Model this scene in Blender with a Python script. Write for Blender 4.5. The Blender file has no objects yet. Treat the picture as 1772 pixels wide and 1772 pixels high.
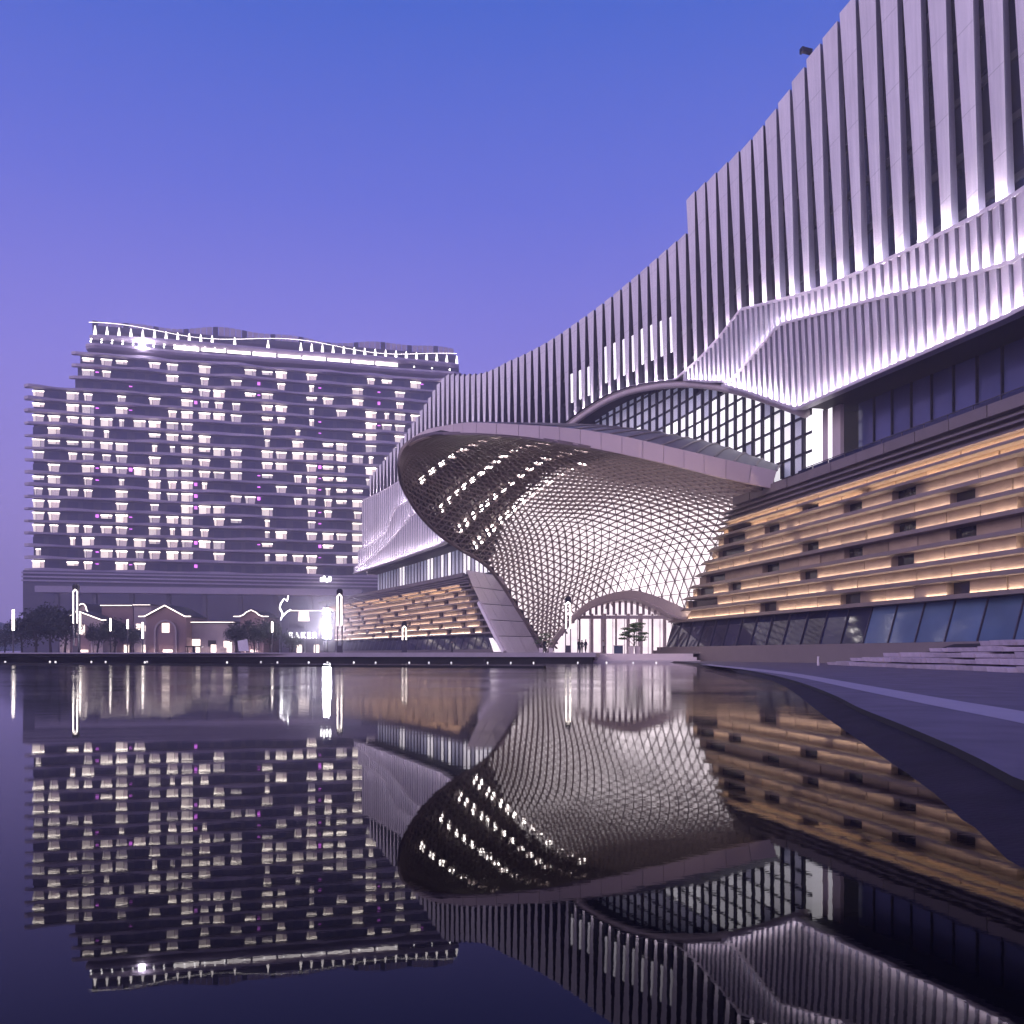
import bpy, math, random
from mathutils import Vector, Matrix
R = math.radians
SC = bpy.context.scene
COL = SC.collection
rnd = random.Random(7)

# ------------------------------------------------------------------ camera
F, CX, HY, CAMZ = 1500.0, 886.0, 1131.0, 1.0      # focal length and horizon in photo pixels (1772 wide)
cam = bpy.data.cameras.new('camera'); camo = bpy.data.objects.new('camera', cam); COL.objects.link(camo)
camo.location = (0, 0, CAMZ); camo.rotation_euler = (R(90), 0, 0)
cam.sensor_width = 36; cam.lens = 36 * F / 1772; cam.shift_y = (HY - 886) / 1772
cam.clip_start = 0.05; cam.clip_end = 6000
SC.camera = camo

# ------------------------------------------------------------------ dusk sky
w = bpy.data.worlds.new('World'); SC.world = w; w.use_nodes = True
nt = w.node_tree; nt.nodes.clear()
out = nt.nodes.new('ShaderNodeOutputWorld')
sky = nt.nodes.new('ShaderNodeTexSky'); sky.sky_type = 'NISHITA'; sky.sun_disc = False
sky.sun_elevation = R(-1.5); sky.sun_rotation = R(230); sky.air_density = 1.4; sky.dust_density = 1.0; sky.ozone_density = 4
b1 = nt.nodes.new('ShaderNodeBackground'); b1.inputs[1].default_value = 0.05
nt.links.new(sky.outputs[0], b1.inputs[0])
tc = nt.nodes.new('ShaderNodeTexCoord'); sx = nt.nodes.new('ShaderNodeSeparateXYZ')
nt.links.new(tc.outputs['Generated'], sx.inputs[0])
mr = nt.nodes.new('ShaderNodeMapRange'); mr.inputs[1].default_value = -0.05; mr.inputs[2].default_value = 1.0
nt.links.new(sx.outputs['Z'], mr.inputs[0])
cr = nt.nodes.new('ShaderNodeValToRGB'); nt.links.new(mr.outputs[0], cr.inputs[0])
e = cr.color_ramp.elements
e[0].position = 0.0; e[0].color = (.29, .21, .44, 1)
e[1].position = 1.0; e[1].color = (.004, .025, .20, 1)
for p, c in ((.16, (.275, .21, .56)), (.33, (.19, .17, .58)), (.48, (.09, .12, .52)), (.62, (.03, .09, .44)), (.75, (.012, .06, .33))):
    k = e.new(p); k.color = (*c, 1)
b2 = nt.nodes.new('ShaderNodeBackground'); b2.inputs[1].default_value = 1.0
nt.links.new(cr.outputs[0], b2.inputs[0])
ad = nt.nodes.new('ShaderNodeAddShader')
nt.links.new(b1.outputs[0], ad.inputs[0]); nt.links.new(b2.outputs[0], ad.inputs[1]); nt.links.new(ad.outputs[0], out.inputs[0])
# afterglow: what is left of the sun, from behind the camera on the left
sl = bpy.data.lights.new('sun', 'SUN'); sl.energy = 1.95; sl.angle = R(40); sl.color = (1, .84, .90)
so = bpy.data.objects.new('sun', sl); COL.objects.link(so); so.rotation_euler = (R(77), 0, R(-50)); so.location = (-80, -40, 60)
vs = SC.view_settings; vs.view_transform = 'Standard'; vs.look = 'None'; vs.exposure = 0.5; vs.gamma = 1
SC.render.engine = 'CYCLES'
cy = SC.cycles; cy.use_denoising = True; cy.denoiser = 'OPENIMAGEDENOISE'
cy.max_bounces = 6; cy.diffuse_bounces = 2; cy.glossy_bounces = 4; cy.transmission_bounces = 4; cy.volume_bounces = 1
cy.transparent_max_bounces = 6; cy.caustics_reflective = False; cy.caustics_refractive = False; cy.sample_clamp_indirect = 4

# ------------------------------------------------------------------ helpers
def px(x, y, D): return Vector(((x - CX) / F * D, D, CAMZ + (HY - y) / F * D))
def hermite(pts):
    xs = [p[0] for p in pts]; ys = [p[1] for p in pts]; n = len(xs); m = []
    for i in range(n):
        if i == 0: m.append((ys[1]-ys[0])/(xs[1]-xs[0]))
        elif i == n-1: m.append((ys[-1]-ys[-2])/(xs[-1]-xs[-2]))
        else: m.append(.5*((ys[i]-ys[i-1])/(xs[i]-xs[i-1]) + (ys[i+1]-ys[i])/(xs[i+1]-xs[i])))
    def f(x):
        if x <= xs[0]: return ys[0] + m[0]*(x-xs[0])
        if x >= xs[-1]: return ys[-1] + m[-1]*(x-xs[-1])
        i = max(k for k in range(n-1) if xs[k] <= x); h = xs[i+1]-xs[i]; t = (x-xs[i])/h
        return ((2*t**3-3*t*t+1)*ys[i] + (t**3-2*t*t+t)*h*m[i] + (-2*t**3+3*t*t)*ys[i+1] + (t**3-t*t)*h*m[i+1])
    return f
def lerpf(pts):
    def f(x):
        if x <= pts[0][0]: return pts[0][1]
        for (a, b), (c, d) in zip(pts, pts[1:]):
            if x <= c: return b + (d-b)*(x-a)/(c-a) if c > a else d
        return pts[-1][1]
    return f
class MB:
    def __init__(s): s.v = []; s.f = []; s.m = []
    def add(s, vs, fs, mi=0):
        n = len(s.v); s.v += [tuple(v) for v in vs]; s.f += [tuple(n+i for i in f) for f in fs]; s.m += [mi]*len(fs); return s
    def quad(s, a, b, c, d, mi=0): return s.add([a, b, c, d], [(0, 1, 2, 3)], mi)
    def hexa(s, b, t, mi=0):      # bottom ring of 4, top ring of 4
        return s.add(list(b)+list(t), [(3, 2, 1, 0), (4, 5, 6, 7), (0, 1, 5, 4), (1, 2, 6, 5), (2, 3, 7, 6), (3, 0, 4, 7)], mi)
    def box(s, c, d, rz=0, mi=0):
        c = Vector(c); M = Matrix.Rotation(rz, 3, 'Z'); x, y, z = d[0]/2, d[1]/2, d[2]/2
        r = [Vector(p) for p in ((-x, -y), (x, -y), (x, y), (-x, y))]
        return s.hexa([c + M @ Vector((p[0], p[1], -z)) for p in r], [c + M @ Vector((p[0], p[1], z)) for p in r], mi)
    def loft(s, secs, closed=True, caps=True, mi=0):
        n = len(secs[0]); vs = [v for q in secs for v in q]; fs = []
        for i in range(len(secs)-1):
            for j in range(n if closed else n-1):
                k = (j+1) % n; fs.append((i*n+j, i*n+k, (i+1)*n+k, (i+1)*n+j))
        if caps and closed: fs += [tuple(range(n-1, -1, -1)), tuple((len(secs)-1)*n+j for j in range(n))]
        return s.add(vs, fs, mi)
    def tube(s, pts, r, n=6, mi=0):
        pts = [Vector(p) for p in pts]; secs = []
        for i, p in enumerate(pts):
            t = (pts[min(i+1, len(pts)-1)] - pts[max(i-1, 0)]).normalized()
            u = t.cross(Vector((0, 0, 1)))
            if u.length < .05: u = t.cross(Vector((0, 1, 0)))
            u.normalize(); v = t.cross(u); rr = r[i] if isinstance(r, (list, tuple)) else r
            secs.append([p + (u*math.cos(a) + v*math.sin(a))*rr for a in [2*math.pi*k/n for k in range(n)]])
        return s.loft(secs, mi=mi)
    def bar(s, a, b, wd, dp, up, mi=0):    # rectangular bar from a to b, `up` = depth direction
        a, b, up = Vector(a), Vector(b), Vector(up); t = (b-a).normalized(); u = t.cross(up)
        if u.length < 1e-4: return s
        u.normalize(); u *= wd/2; v = up.normalized()*dp/2
        return s.hexa([a-u-v, a+u-v, a+u+v, a-u+v], [b-u-v, b+u-v, b+u+v, b-u+v], mi)
    def mesh(s, name, mats, smooth=False):
        me = bpy.data.meshes.new(name); me.from_pydata(s.v, [], s.f)
        for m in (mats if isinstance(mats, (list, tuple)) else [mats]): me.materials.append(m)
        if any(s.m): me.polygons.foreach_set('material_index', s.m)
        if smooth: me.polygons.foreach_set('use_smooth', [True]*len(me.polygons))
        me.update(); return me
    def build(s, name, mats, parent=None, smooth=False, kind=None, label=None):
        return link(name, s.mesh(name, mats, smooth), parent, None, kind, label)
def link(name, me, parent=None, mat=None, kind=None, label=None):
    o = bpy.data.objects.new(name, me); COL.objects.link(o)
    if parent is not None:
        o.parent = parent
        base = parent
        t = Vector()
        while base is not None: t += base.location; base = base.parent
        if mat is None: o.location = -t           # mesh is in world coordinates
        else: o.matrix_local = Matrix.Translation(-t) @ mat
    elif mat is not None: o.matrix_world = mat
    if kind: o['kind'] = kind
    if label: o['label'] = label
    return o
def tag(o, label, cat, group=None):
    o['label'] = label; o['category'] = cat
    if group: o['group'] = group
    return o
def thing(name, label, cat, loc=(0, 0, 0), group=None):
    o = bpy.data.objects.new(name, None); COL.objects.link(o); o.location = loc; o.empty_display_size = .2
    return tag(o, label, cat, group)
def struct(o): o['kind'] = 'structure'; return o

# ------------------------------------------------------------------ materials
MATS = {}
def mat(name, col, rough=.6, metal=0, var=.12, scale=3.0, bump=0., bscale=20, spec=.5, ior=1.45):
    m = bpy.data.materials.new(name); m.use_nodes = True; n = m.node_tree; p = n.nodes['Principled BSDF']
    p.inputs['Roughness'].default_value = rough; p.inputs['Metallic'].default_value = metal; p.inputs['IOR'].default_value = ior
    p.inputs['Specular IOR Level'].default_value = spec
    t = n.nodes.new('ShaderNodeTexCoord'); ns = n.nodes.new('ShaderNodeTexNoise'); ns.inputs['Scale'].default_value = scale; ns.inputs['Detail'].default_value = 5
    g = n.nodes.new('ShaderNodeNewGeometry')
    n.links.new(g.outputs['Position'], ns.inputs['Vector'])
    oi = n.nodes.new('ShaderNodeObjectInfo')
    ma = n.nodes.new('ShaderNodeMath'); ma.operation = 'MULTIPLY_ADD'; ma.inputs[1].default_value = .6; n.links.new(oi.outputs['Random'], ma.inputs[0]); n.links.new(ns.outputs['Fac'], ma.inputs[2])
    r = n.nodes.new('ShaderNodeMapRange'); r.inputs[1].default_value = .3; r.inputs[2].default_value = 1.3
    r.inputs[3].default_value = 1-var; r.inputs[4].default_value = 1+var; n.links.new(ma.outputs[0], r.inputs[0])
    mx = n.nodes.new('ShaderNodeVectorMath'); mx.operation = 'SCALE'; mx.inputs[0].default_value = col[:3]; n.links.new(r.outputs[0], mx.inputs['Scale'])
    n.links.new(mx.outputs[0], p.inputs['Base Color'])
    if bump:
        b = n.nodes.new('ShaderNodeBump'); b.inputs['Strength'].default_value = bump; b.inputs['Distance'].default_value = .02
        n2 = n.nodes.new('ShaderNodeTexNoise'); n2.inputs['Scale'].default_value = bscale; n2.inputs['Detail'].default_value = 4
        n.links.new(g.outputs['Position'], n2.inputs['Vector']); n.links.new(n2.outputs['Fac'], b.inputs['Height']); n.links.new(b.outputs[0], p.inputs['Normal'])
    MATS[name] = m; return m
def emit(name, col, strength, var=0., sample=True, scale=.6, base=(.6, .6, .6)):
    m = bpy.data.materials.new(name); m.use_nodes = True; n = m.node_tree; p = n.nodes['Principled BSDF']
    p.inputs['Base Color'].default_value = (*base, 1); p.inputs['Roughness'].default_value = .5
    p.inputs['Emission Color'].default_value = (*col, 1); p.inputs['Emission Strength'].default_value = strength
    if var:
        oi = n.nodes.new('ShaderNodeObjectInfo'); g = n.nodes.new('ShaderNodeNewGeometry')
        ns = n.nodes.new('ShaderNodeTexNoise'); ns.inputs['Scale'].default_value = scale; n.links.new(g.outputs['Position'], ns.inputs['Vector'])
        ma = n.nodes.new('ShaderNodeMath'); ma.operation = 'ADD'; n.links.new(oi.outputs['Random'], ma.inputs[0]); n.links.new(ns.outputs['Fac'], ma.inputs[1])
        r = n.nodes.new('ShaderNodeMapRange'); r.inputs[1].default_value = .3; r.inputs[2].default_value = 1.7
        r.inputs[3].default_value = strength*(1-var); r.inputs[4].default_value = strength*(1+var)
        n.links.new(ma.outputs[0], r.inputs[0]); n.links.new(r.outputs[0], p.inputs['Emission Strength'])
    if not sample: m.cycles.emission_sampling = 'NONE'
    MATS[name] = m; return m
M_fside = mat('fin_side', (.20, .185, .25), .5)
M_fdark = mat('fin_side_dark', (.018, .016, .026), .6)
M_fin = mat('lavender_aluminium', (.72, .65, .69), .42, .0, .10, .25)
def seams(m, step, depth=.55, wd=.05):
    n = m.node_tree; p = n.nodes['Principled BSDF']; src = p.inputs['Base Color'].links[0].from_socket
    g = n.nodes.new('ShaderNodeNewGeometry'); s3 = n.nodes.new('ShaderNodeSeparateXYZ'); n.links.new(g.outputs['Position'], s3.inputs[0])
    oi = n.nodes.new('ShaderNodeObjectInfo'); a = n.nodes.new('ShaderNodeMath'); a.operation = 'MULTIPLY_ADD'; a.inputs[1].default_value = step*.3
    n.links.new(oi.outputs['Random'], a.inputs[0]); n.links.new(s3.outputs['Z'], a.inputs[2])
    d = n.nodes.new('ShaderNodeMath'); d.operation = 'PINGPONG'; d.inputs[1].default_value = step/2; n.links.new(a.outputs[0], d.inputs[0])
    c = n.nodes.new('ShaderNodeMapRange'); c.inputs[1].default_value = 0; c.inputs[2].default_value = wd; c.inputs[3].default_value = depth; c.inputs[4].default_value = 1; n.links.new(d.outputs[0], c.inputs[0])
    # rain streaks: noise stretched down the face
    mp = n.nodes.new('ShaderNodeMapping'); mp.inputs['Scale'].default_value = (2.2, 2.2, .05); n.links.new(g.outputs['Position'], mp.inputs[0])
    ns = n.nodes.new('ShaderNodeTexNoise'); ns.inputs['Scale'].default_value = 1.5; ns.inputs['Detail'].default_value = 4; n.links.new(mp.outputs[0], ns.inputs['Vector'])
    r = n.nodes.new('ShaderNodeMapRange'); r.inputs[1].default_value = .3; r.inputs[2].default_value = .7; r.inputs[3].default_value = .86; r.inputs[4].default_value = 1.06; n.links.new(ns.outputs['Fac'], r.inputs[0])
    t = n.nodes.new('ShaderNodeMath'); t.operation = 'MULTIPLY'; n.links.new(c.outputs[0], t.inputs[0]); n.links.new(r.outputs[0], t.inputs[1])
    v = n.nodes.new('ShaderNodeVectorMath'); v.operation = 'SCALE'; n.links.new(src, v.inputs[0]); n.links.new(t.outputs[0], v.inputs['Scale']); n.links.new(v.outputs[0], p.inputs['Base Color'])
seams(M_fin, 6.2)
M_panel = mat('ribbed_metal_panel', (.62, .55, .60), .38, .0, .16, .5)
M_dglass = mat('dark_curtain_glass', (.010, .012, .03), .08, 0, .5, .4)
M_spandrel = mat('spandrel', (.03, .03, .045), .5)
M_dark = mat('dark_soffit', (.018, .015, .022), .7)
M_roof = mat('roof_membrane', (.12, .11, .13), .8)
M_stone = mat('travertine_panel', (.35, .255, .195), .7, 0, .32, .9, .25, 14)
M_ledge = mat('stone_ledge', (.21, .16, .145), .65, 0, .18, .8, .3, 16)
M_greystone = mat('grey_stone_band', (.17, .135, .145), .65, 0, .16, .8, .3, 16)
M_hole = mat('dark_window', (.02, .016, .02), .15, 0, .4)
M_bglass = mat('podium_glass', (.018, .02, .055), .06, 0, .5, .3)
M_bglass2 = mat('podium_glass_pale', (.10, .15, .27), .10, 0, .4, .3)
M_bglass3 = mat('terrace_glass', (.07, .075, .19), .12, 0, .3, .3)
M_croof = mat('canopy_roof_metal', (.10, .09, .13), .38, .2, .25, .6)
M_mull = mat('mullion', (.07, .06, .09), .4, .5)
M_mulld = mat('black_mullion', (.012, .011, .02), .4, .3)
M_rib = mat('bronze_lattice', (.24, .185, .19), .4, .2, .15, 1.)
M_soff = mat('bronze_soffit_panel', (.10, .078, .078), .4, .3, .3, 1.2)
M_rim = mat('beige_fascia', (.74, .60, .60), .5, 0, .07, .5)
M_white = mat('white_stone', (.76, .66, .68), .55, 0, .08, 1.)
M_leg = mat('pale_clad_panel', (.56, .47, .49), .4, 0, .10, .7)
M_conc = mat('quay_concrete', (.46, .39, .46), .75, 0, .2, .7, .4, 10)
M_quaydark = mat('quay_shadow_face', (.02, .018, .024), .9)  # near-black: shade under the quay and kerb edges put into the colour
M_plaza = mat('plaza_paving', (.12, .10, .14), .62, 0, .7, 1.1, .5, 30)
M_band = mat('plaza_pale_band', (.42, .36, .42), .62, 0, .14, 1.6, .35, 30)
M_beach = mat('wet_stone_edge', (.035, .027, .045), .7, 0, .5, 2., .5, 20, .15)
M_step = mat('terrace_stone', (.52, .43, .52), .75, 0, .3, 2.2, .6, 8)
M_ground = mat('far_paving', (.07, .06, .08), .8, 0, .25, .2)
M_hslab = mat('hotel_balcony', (.40, .33, .42), .6, 0, .15, .2)
M_hwall = mat('hotel_recess', (.045, .04, .07), .35, 0, .3, .3)
M_hbase = mat('hotel_base', (.075, .065, .10), .7, 0, .2, .2)
M_brick = mat('town_brick', (.24, .15, .16), .8, 0, .25, .6)
M_plaster = mat('town_plaster', (.34, .27, .29), .8, 0, .2, .6)
M_tile = mat('town_roof', (.06, .05, .06), .8)
M_leaf = mat('tree_leaf', (.045, .055, .04), .7, 0, .5, 1.2)
M_leaf2 = mat('pine_leaf', (.07, .12, .045), .7, 0, .5, 3)
M_bark = mat('bark', (.05, .035, .03), .9)
M_pole = mat('lamp_metal', (.10, .09, .11), .4, .6)
M_cloth = [mat('cloth_black', (.012, .012, .016), .9), mat('cloth_navy', (.02, .022, .05), .9), mat('cloth_white', (.55, .52, .55), .9), mat('cloth_grey', (.06, .055, .07), .9)]
M_skin = mat('skin', (.42, .26, .2), .6); M_hair = mat('hair', (.012, .01, .01), .6)
E_led = emit('led_white', (.96, .88, 1.), 190)
E_led2 = emit('led_white_far', (.96, .88, 1.), 120)
E_ledl = emit('led_warm', (1., .80, .62), 14)
E_ledo = emit('led_amber', (1., .72, .46), 15)
E_lat = emit('lit_glass_panel', (1., .87, .92), 1.1, .35, False, .25)
E_down = emit('downlight', (1., .92, .88), 22, .3)
E_glassw = emit('lit_pane_white', (.98, .93, 1.), .85, .45, False, .2)
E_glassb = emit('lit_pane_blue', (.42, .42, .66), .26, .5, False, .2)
E_lobby = emit('lobby_light', (1., .84, .91), 1.1, .45, True, .7)
E_slot = emit('lit_slot', (1., .92, 1.), .75, .4, False)
E_win = emit('room_glow', (1., .80, .66), .62, .7, False, .1)
E_curt = emit('curtain_glow', (1., .68, .58), .30, .8, False, .1)
E_wintop = emit('room_ceiling_light', (1., .88, .76), 4.0, .7, False, .1)
E_mag = emit('magenta_light', (.75, .12, .9), 1.6, .5, False)
E_dot = emit('white_dot', (1., .95, .95), 7, .4, False)
E_crown = emit('crown_glow', (1., .90, .86), 3.5, .3, False, .1)
E_flood = emit('flood', (.92, .88, 1.), 110)
E_tube = emit('lamp_tube', (1., .87, .78), 5)
E_trim = emit('roof_trim', (1., .84, .74), 2.6, .4)
E_shop = emit('shop_glow', (1., .80, .66), 1.3, .6, False)
E_up = emit('added_uplight', (1., .80, .72), 26, .5)
E_mark = emit('marker_glow', (1., .92, .95), .8, .5, False)
E_sign = emit('sign_letters', (1., .95, 1.), 5, 0, False)

# ------------------------------------------------------------------ water, quay, plaza
wm = bpy.data.materials.new('pond_water'); wm.use_nodes = True; n = wm.node_tree; p = n.nodes['Principled BSDF']
p.inputs['Base Color'].default_value = (.001, .001, .004, 1); p.inputs['Roughness'].default_value = .015; p.inputs['IOR'].default_value = 1.18
g = n.nodes.new('ShaderNodeNewGeometry'); s3 = n.nodes.new('ShaderNodeSeparateXYZ'); n.links.new(g.outputs['Position'], s3.inputs[0])
mr = n.nodes.new('ShaderNodeMapRange'); mr.interpolation_type = 'SMOOTHSTEP'
mr.inputs[1].default_value = 9; mr.inputs[2].default_value = 30; mr.inputs[3].default_value = .012; mr.inputs[4].default_value = .34
n.links.new(s3.outputs['Y'], mr.inputs[0])
n1 = n.nodes.new('ShaderNodeTexNoise'); n1.inputs['Scale'].default_value = 2.2; n1.inputs['Detail'].default_value = 5; n1.inputs['Roughness'].default_value = .6
mp = n.nodes.new('ShaderNodeMapping'); mp.inputs['Scale'].default_value = (1, 1.6, 1); n.links.new(g.outputs['Position'], mp.inputs[0]); n.links.new(mp.outputs[0], n1.inputs['Vector'])
bp = n.nodes.new('ShaderNodeBump'); bp.inputs['Distance'].default_value = .03
n2 = n.nodes.new('ShaderNodeTexNoise'); n2.inputs['Scale'].default_value = .11; n2.inputs['Detail'].default_value = 3; n.links.new(mp.outputs[0], n2.inputs['Vector'])
r2 = n.nodes.new('ShaderNodeMapRange'); r2.inputs[1].default_value = .38; r2.inputs[2].default_value = .64; r2.inputs[3].default_value = .35; r2.inputs[4].default_value = 1.35; n.links.new(n2.outputs['Fac'], r2.inputs[0])
mm = n.nodes.new('ShaderNodeMath'); mm.operation = 'MULTIPLY'; n.links.new(mr.outputs[0], mm.inputs[0]); n.links.new(r2.outputs[0], mm.inputs[1]); n.links.new(mm.outputs[0], bp.inputs['Strength']); n.links.new(n1.outputs['Fac'], bp.inputs['Height']); n.links.new(bp.outputs[0], p.inputs['Normal'])
struct(MB().quad((-1200, -120, 0), (60, -120, 0), (60, 118, 0), (-1200, 118, 0)).build('water', wm))

edge = [(2.6, -40), (2.75, -6), (2.95, 2), (3.41, 5.77), (3.9, 7.4), (4.6, 10.1), (5.45, 13.6), (6.45, 17.2), (8.6, 26), (10.7, 36.4), (12.9, 50), (15, 63.75), (17.2, 85), (18.4, 104)]
ef = hermite([(y, x) for x, y in edge])
ys = [-40, -20, -6, 0] + [2 + i*1.0 for i in range(20)] + [23 + i*3 for i in range(28)]
m = MB()
for a, b in zip(ys, ys[1:]): m.quad((ef(a), a, .15), (90, a, .15), (90, b, .15), (ef(b), b, .15))
struct(m.build('plaza', M_plaza))
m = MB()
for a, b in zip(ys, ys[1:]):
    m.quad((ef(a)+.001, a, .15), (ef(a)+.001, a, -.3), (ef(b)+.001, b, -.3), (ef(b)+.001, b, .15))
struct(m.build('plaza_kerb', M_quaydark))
beach = hermite([(-40, 1.4), (2, 1.75), (3.34, 1.97), (4.07, 2.2), (6.02, 2.83), (8.38, 3.43), (14.4, 5.0), (30.6, 9.2), (60, 14.1), (104, 18.1)])
m = MB()
for a, b in zip(ys, ys[1:]): m.quad((beach(a), a, -.02), (ef(a)-.004, a, .075), (ef(b)-.004, b, .075), (beach(b), b, -.02))
struct(m.build('pond_edge_slope', M_beach))
bandc = [px(1238, 1151.5, 63), px(1360, 1166.5, 1), px(1501, 1192, 1), px(1641, 1220, 1), px(1772, 1246, 1), px(2000, 1300, 1)]
def gpx(x, y, z): D = (CAMZ - z)*F/(y - HY); return ((x-CX)/F*D, D)
bl = hermite(sorted([(gpx(x, y, .154)[1], gpx(x, y, .154)[0]) for x, y in ((1238, 1150.5), (1360, 1163), (1501, 1186), (1641, 1210), (1772, 1231), (2100, 1290))]))
bh = hermite(sorted([(gpx(x, y, .154)[1], gpx(x, y, .154)[0]) for x, y in ((1238, 1153), (1360, 1168), (1501, 1197), (1641, 1226), (1772, 1252), (2100, 1330))]))
m = MB()
for a, b in zip(ys, ys[1:]):
    if 2 <= a < 66: m.quad((bh(a), a, .154), (bl(a), a, .154), (bl(b), b, .154), (bh(b), b, .154))
struct(m.build('plaza_pale_band', M_band))

# far quay: cantilevered promenade edge over a dark gap
qa, qb = Vector((-66, 108)), Vector((9.2, 95))
qd = (qb-qa).normalized(); qn = Vector((qd.y, -qd.x))            # towards the pond
def q2(t, off, z): v = qa + qd*t + qn*off; return Vector((v.x, v.y, z))
QL = (qb-qa).length
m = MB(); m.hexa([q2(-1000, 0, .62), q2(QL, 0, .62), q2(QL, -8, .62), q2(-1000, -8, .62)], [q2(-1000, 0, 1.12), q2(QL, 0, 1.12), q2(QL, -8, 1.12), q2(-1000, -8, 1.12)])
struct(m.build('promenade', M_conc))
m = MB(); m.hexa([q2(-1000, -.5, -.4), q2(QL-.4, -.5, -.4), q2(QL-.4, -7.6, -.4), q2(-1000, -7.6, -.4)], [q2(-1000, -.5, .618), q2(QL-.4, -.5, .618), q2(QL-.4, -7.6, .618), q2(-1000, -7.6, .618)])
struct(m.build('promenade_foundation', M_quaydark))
wa, wb = Vector((-49, 82)), Vector((2.2, 60.5)); wdv = (wb-wa).normalized(); wn = Vector((wdv.y, -wdv.x))
def w2(t, off, z): v = wa + wdv*t + wn*off; return Vector((v.x, v.y, z))
WL = (wb-wa).length
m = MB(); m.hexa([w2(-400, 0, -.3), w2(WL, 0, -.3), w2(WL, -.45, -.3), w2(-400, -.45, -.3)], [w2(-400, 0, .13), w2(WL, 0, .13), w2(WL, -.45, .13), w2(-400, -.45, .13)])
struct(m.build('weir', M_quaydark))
# ground behind the pond, one sheet to the horizon
m = MB(); m.quad((-1200, 101, .985), (140, 101, .985), (140, 1200, .985), (-1200, 1200, .985))
m.quad((140, -1200, .985), (1200, -1200, .985), (1200, 1200, .985), (140, 1200, .985))
m.quad((90.01, -120, .1), (140, -120, .1), (140, 101, .1), (90.01, 101, .1)); struct(m.build('ground', M_ground))
m = MB()
for (y0, z) in ((96.5, .25), (98.5, .6), (100.5, .995)):
    m.hexa([(6.5, y0, -.3), (21, y0, -.3), (21, 122, -.3), (6.5, 122, -.3)], [(6.5, y0, z), (21, y0, z), (21, 122, z), (6.5, 122, z)])
struct(m.build('entrance_steps', M_white))

# ------------------------------------------------------------------ plan of the mall
Xp = hermite([(25, 41.7), (57.6, 34), (88, 26.8), (110, 21.56), (120, 18.75), (130, 15.3), (140, 11.2), (150, 6.6), (185, -10.5), (222, -29.2), (261, -49.8), (300, -70.5)])
def nrm(d):
    t = (Xp(d+.5)-Xp(d-.5)); v = Vector((-1, t)); return v.normalized()
def P(d, z, off=0):
    v = Vector((Xp(d), d)) + nrm(d)*off; return Vector((v.x, v.y, z))
woff = lerpf([(0, -3), (95, -3), (185, -.3), (400, -.3)])
lean = lerpf([(0, .055), (85, .05), (120, .03), (180, 0), (400, 0)])
def W(d, z, off=0): return P(d, z, woff(d) + off + lean(d)*(z-24.6))
def pix2(S, x, y, off=0, lo=20, hi=330):
    z = 25.
    for _ in range(14):
        a, b = lo, hi
        for _ in range(44):
            c = (a+b)/2; v = S(c, z, off)
            if v.x/v.y > (x-CX)/F: a = c
            else: b = c
        v = S(a, z, off); z = CAMZ + (HY-y)/F*v.y
    return a, z
def wline(pts, **k): return sorted(pix2(W, x, y, **k) for x, y in pts)
topL = wline([(635, 830), (700, 752), (735, 700), (768, 653), (800, 650), (830, 648), (850, 641), (875, 628), (900, 617), (950, 590), (1000, 556), (1050, 519), (1100, 478), (1150, 435), (1184, 407)])
topR = wline([(1187, 346), (1250, 290), (1300, 241), (1350, 175), (1400, 98), (1440, 45), (1470, 0)])
tL, tR = hermite(topL), hermite([(20, topR[0][1]+1)] + topR); dstep = topR[-1][0]+.3
ztop = lambda d: tR(d) if d < dstep else tL(d)
rA = wline([(1772, 335), (1690, 380), (1600, 425), (1520, 462), (1440, 495), (1392, 511), (1289, 536), (1254, 581), (1220, 618), (1175, 657), (1121, 665), (1085, 674), (1048, 690), (1010, 714), (981, 736)])
rB = wline([(1772, 456), (1660, 489), (1540, 517), (1450, 541), (1365, 562), (1318, 616), (1279, 661)])
rC = wline([(1772, 552), (1640, 608), (1505, 665), (1402, 709), (1350, 694), (1294, 675), (1235, 661), (1175, 657.5)])
lA = wline([(700, 832), (682, 843), (660, 855), (635, 866)]); lB = wline([(699, 880), (682, 922), (660, 941), (635, 953)])
lC = wline([(736, 894), (710, 925), (682, 953), (655, 972), (635, 982)]); lD = wline([(792, 944), (710, 971), (635, 994)])
ext = lambda l: [(20, l[0][1]+1.2)] + l
zA = lerpf(ext(rA) + lA)
arch = [(d, z) for d, z in rA if d > rB[-1][0]]
zB = lerpf(ext(rB) + [q for q in rC if q[0] > rB[-1][0]] + [q for q in arch if q[0] > rC[-1][0]] + lB)
zC = lerpf(ext(rC) + [q for q in arch if q[0] > rC[-1][0]] + lC)
zD = lerpf(ext(rC) + [q for q in arch if q[0] > rC[-1][0]] + [(150, 30)] + lD)
archf = hermite(wline([(975, 740), (1010, 714), (1048, 690), (1085, 674), (1121, 665), (1160, 659.5), (1195, 658), (1235, 661), (1294, 673), (1350, 691), (1402, 709)]))
d1175, dA0, dC0 = pix2(W, 1175, 657.5)[0], rA[-1][0], pix2(W, 1402, 709)[0]
zA_, zB_, zC_, zD_ = zA, zB, zC, zD
zA = lambda d: max(archf(d), zA_(d) if d < d1175 else 0) if d1175-8 < d < dA0 else zA_(d)
zC = lambda d: archf(d) if dC0 < d < dA0 else zC_(d)
zB = lambda d: max(archf(d), zB_(d) if d < d1175-8 else 0) if dC0 < d < dA0 else zB_(d)
zD = lambda d: archf(d) if dC0 < d < dA0 else zD_(d)
DEND = pix2(W, 635, 930)[0]; DST = 38.
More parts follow.
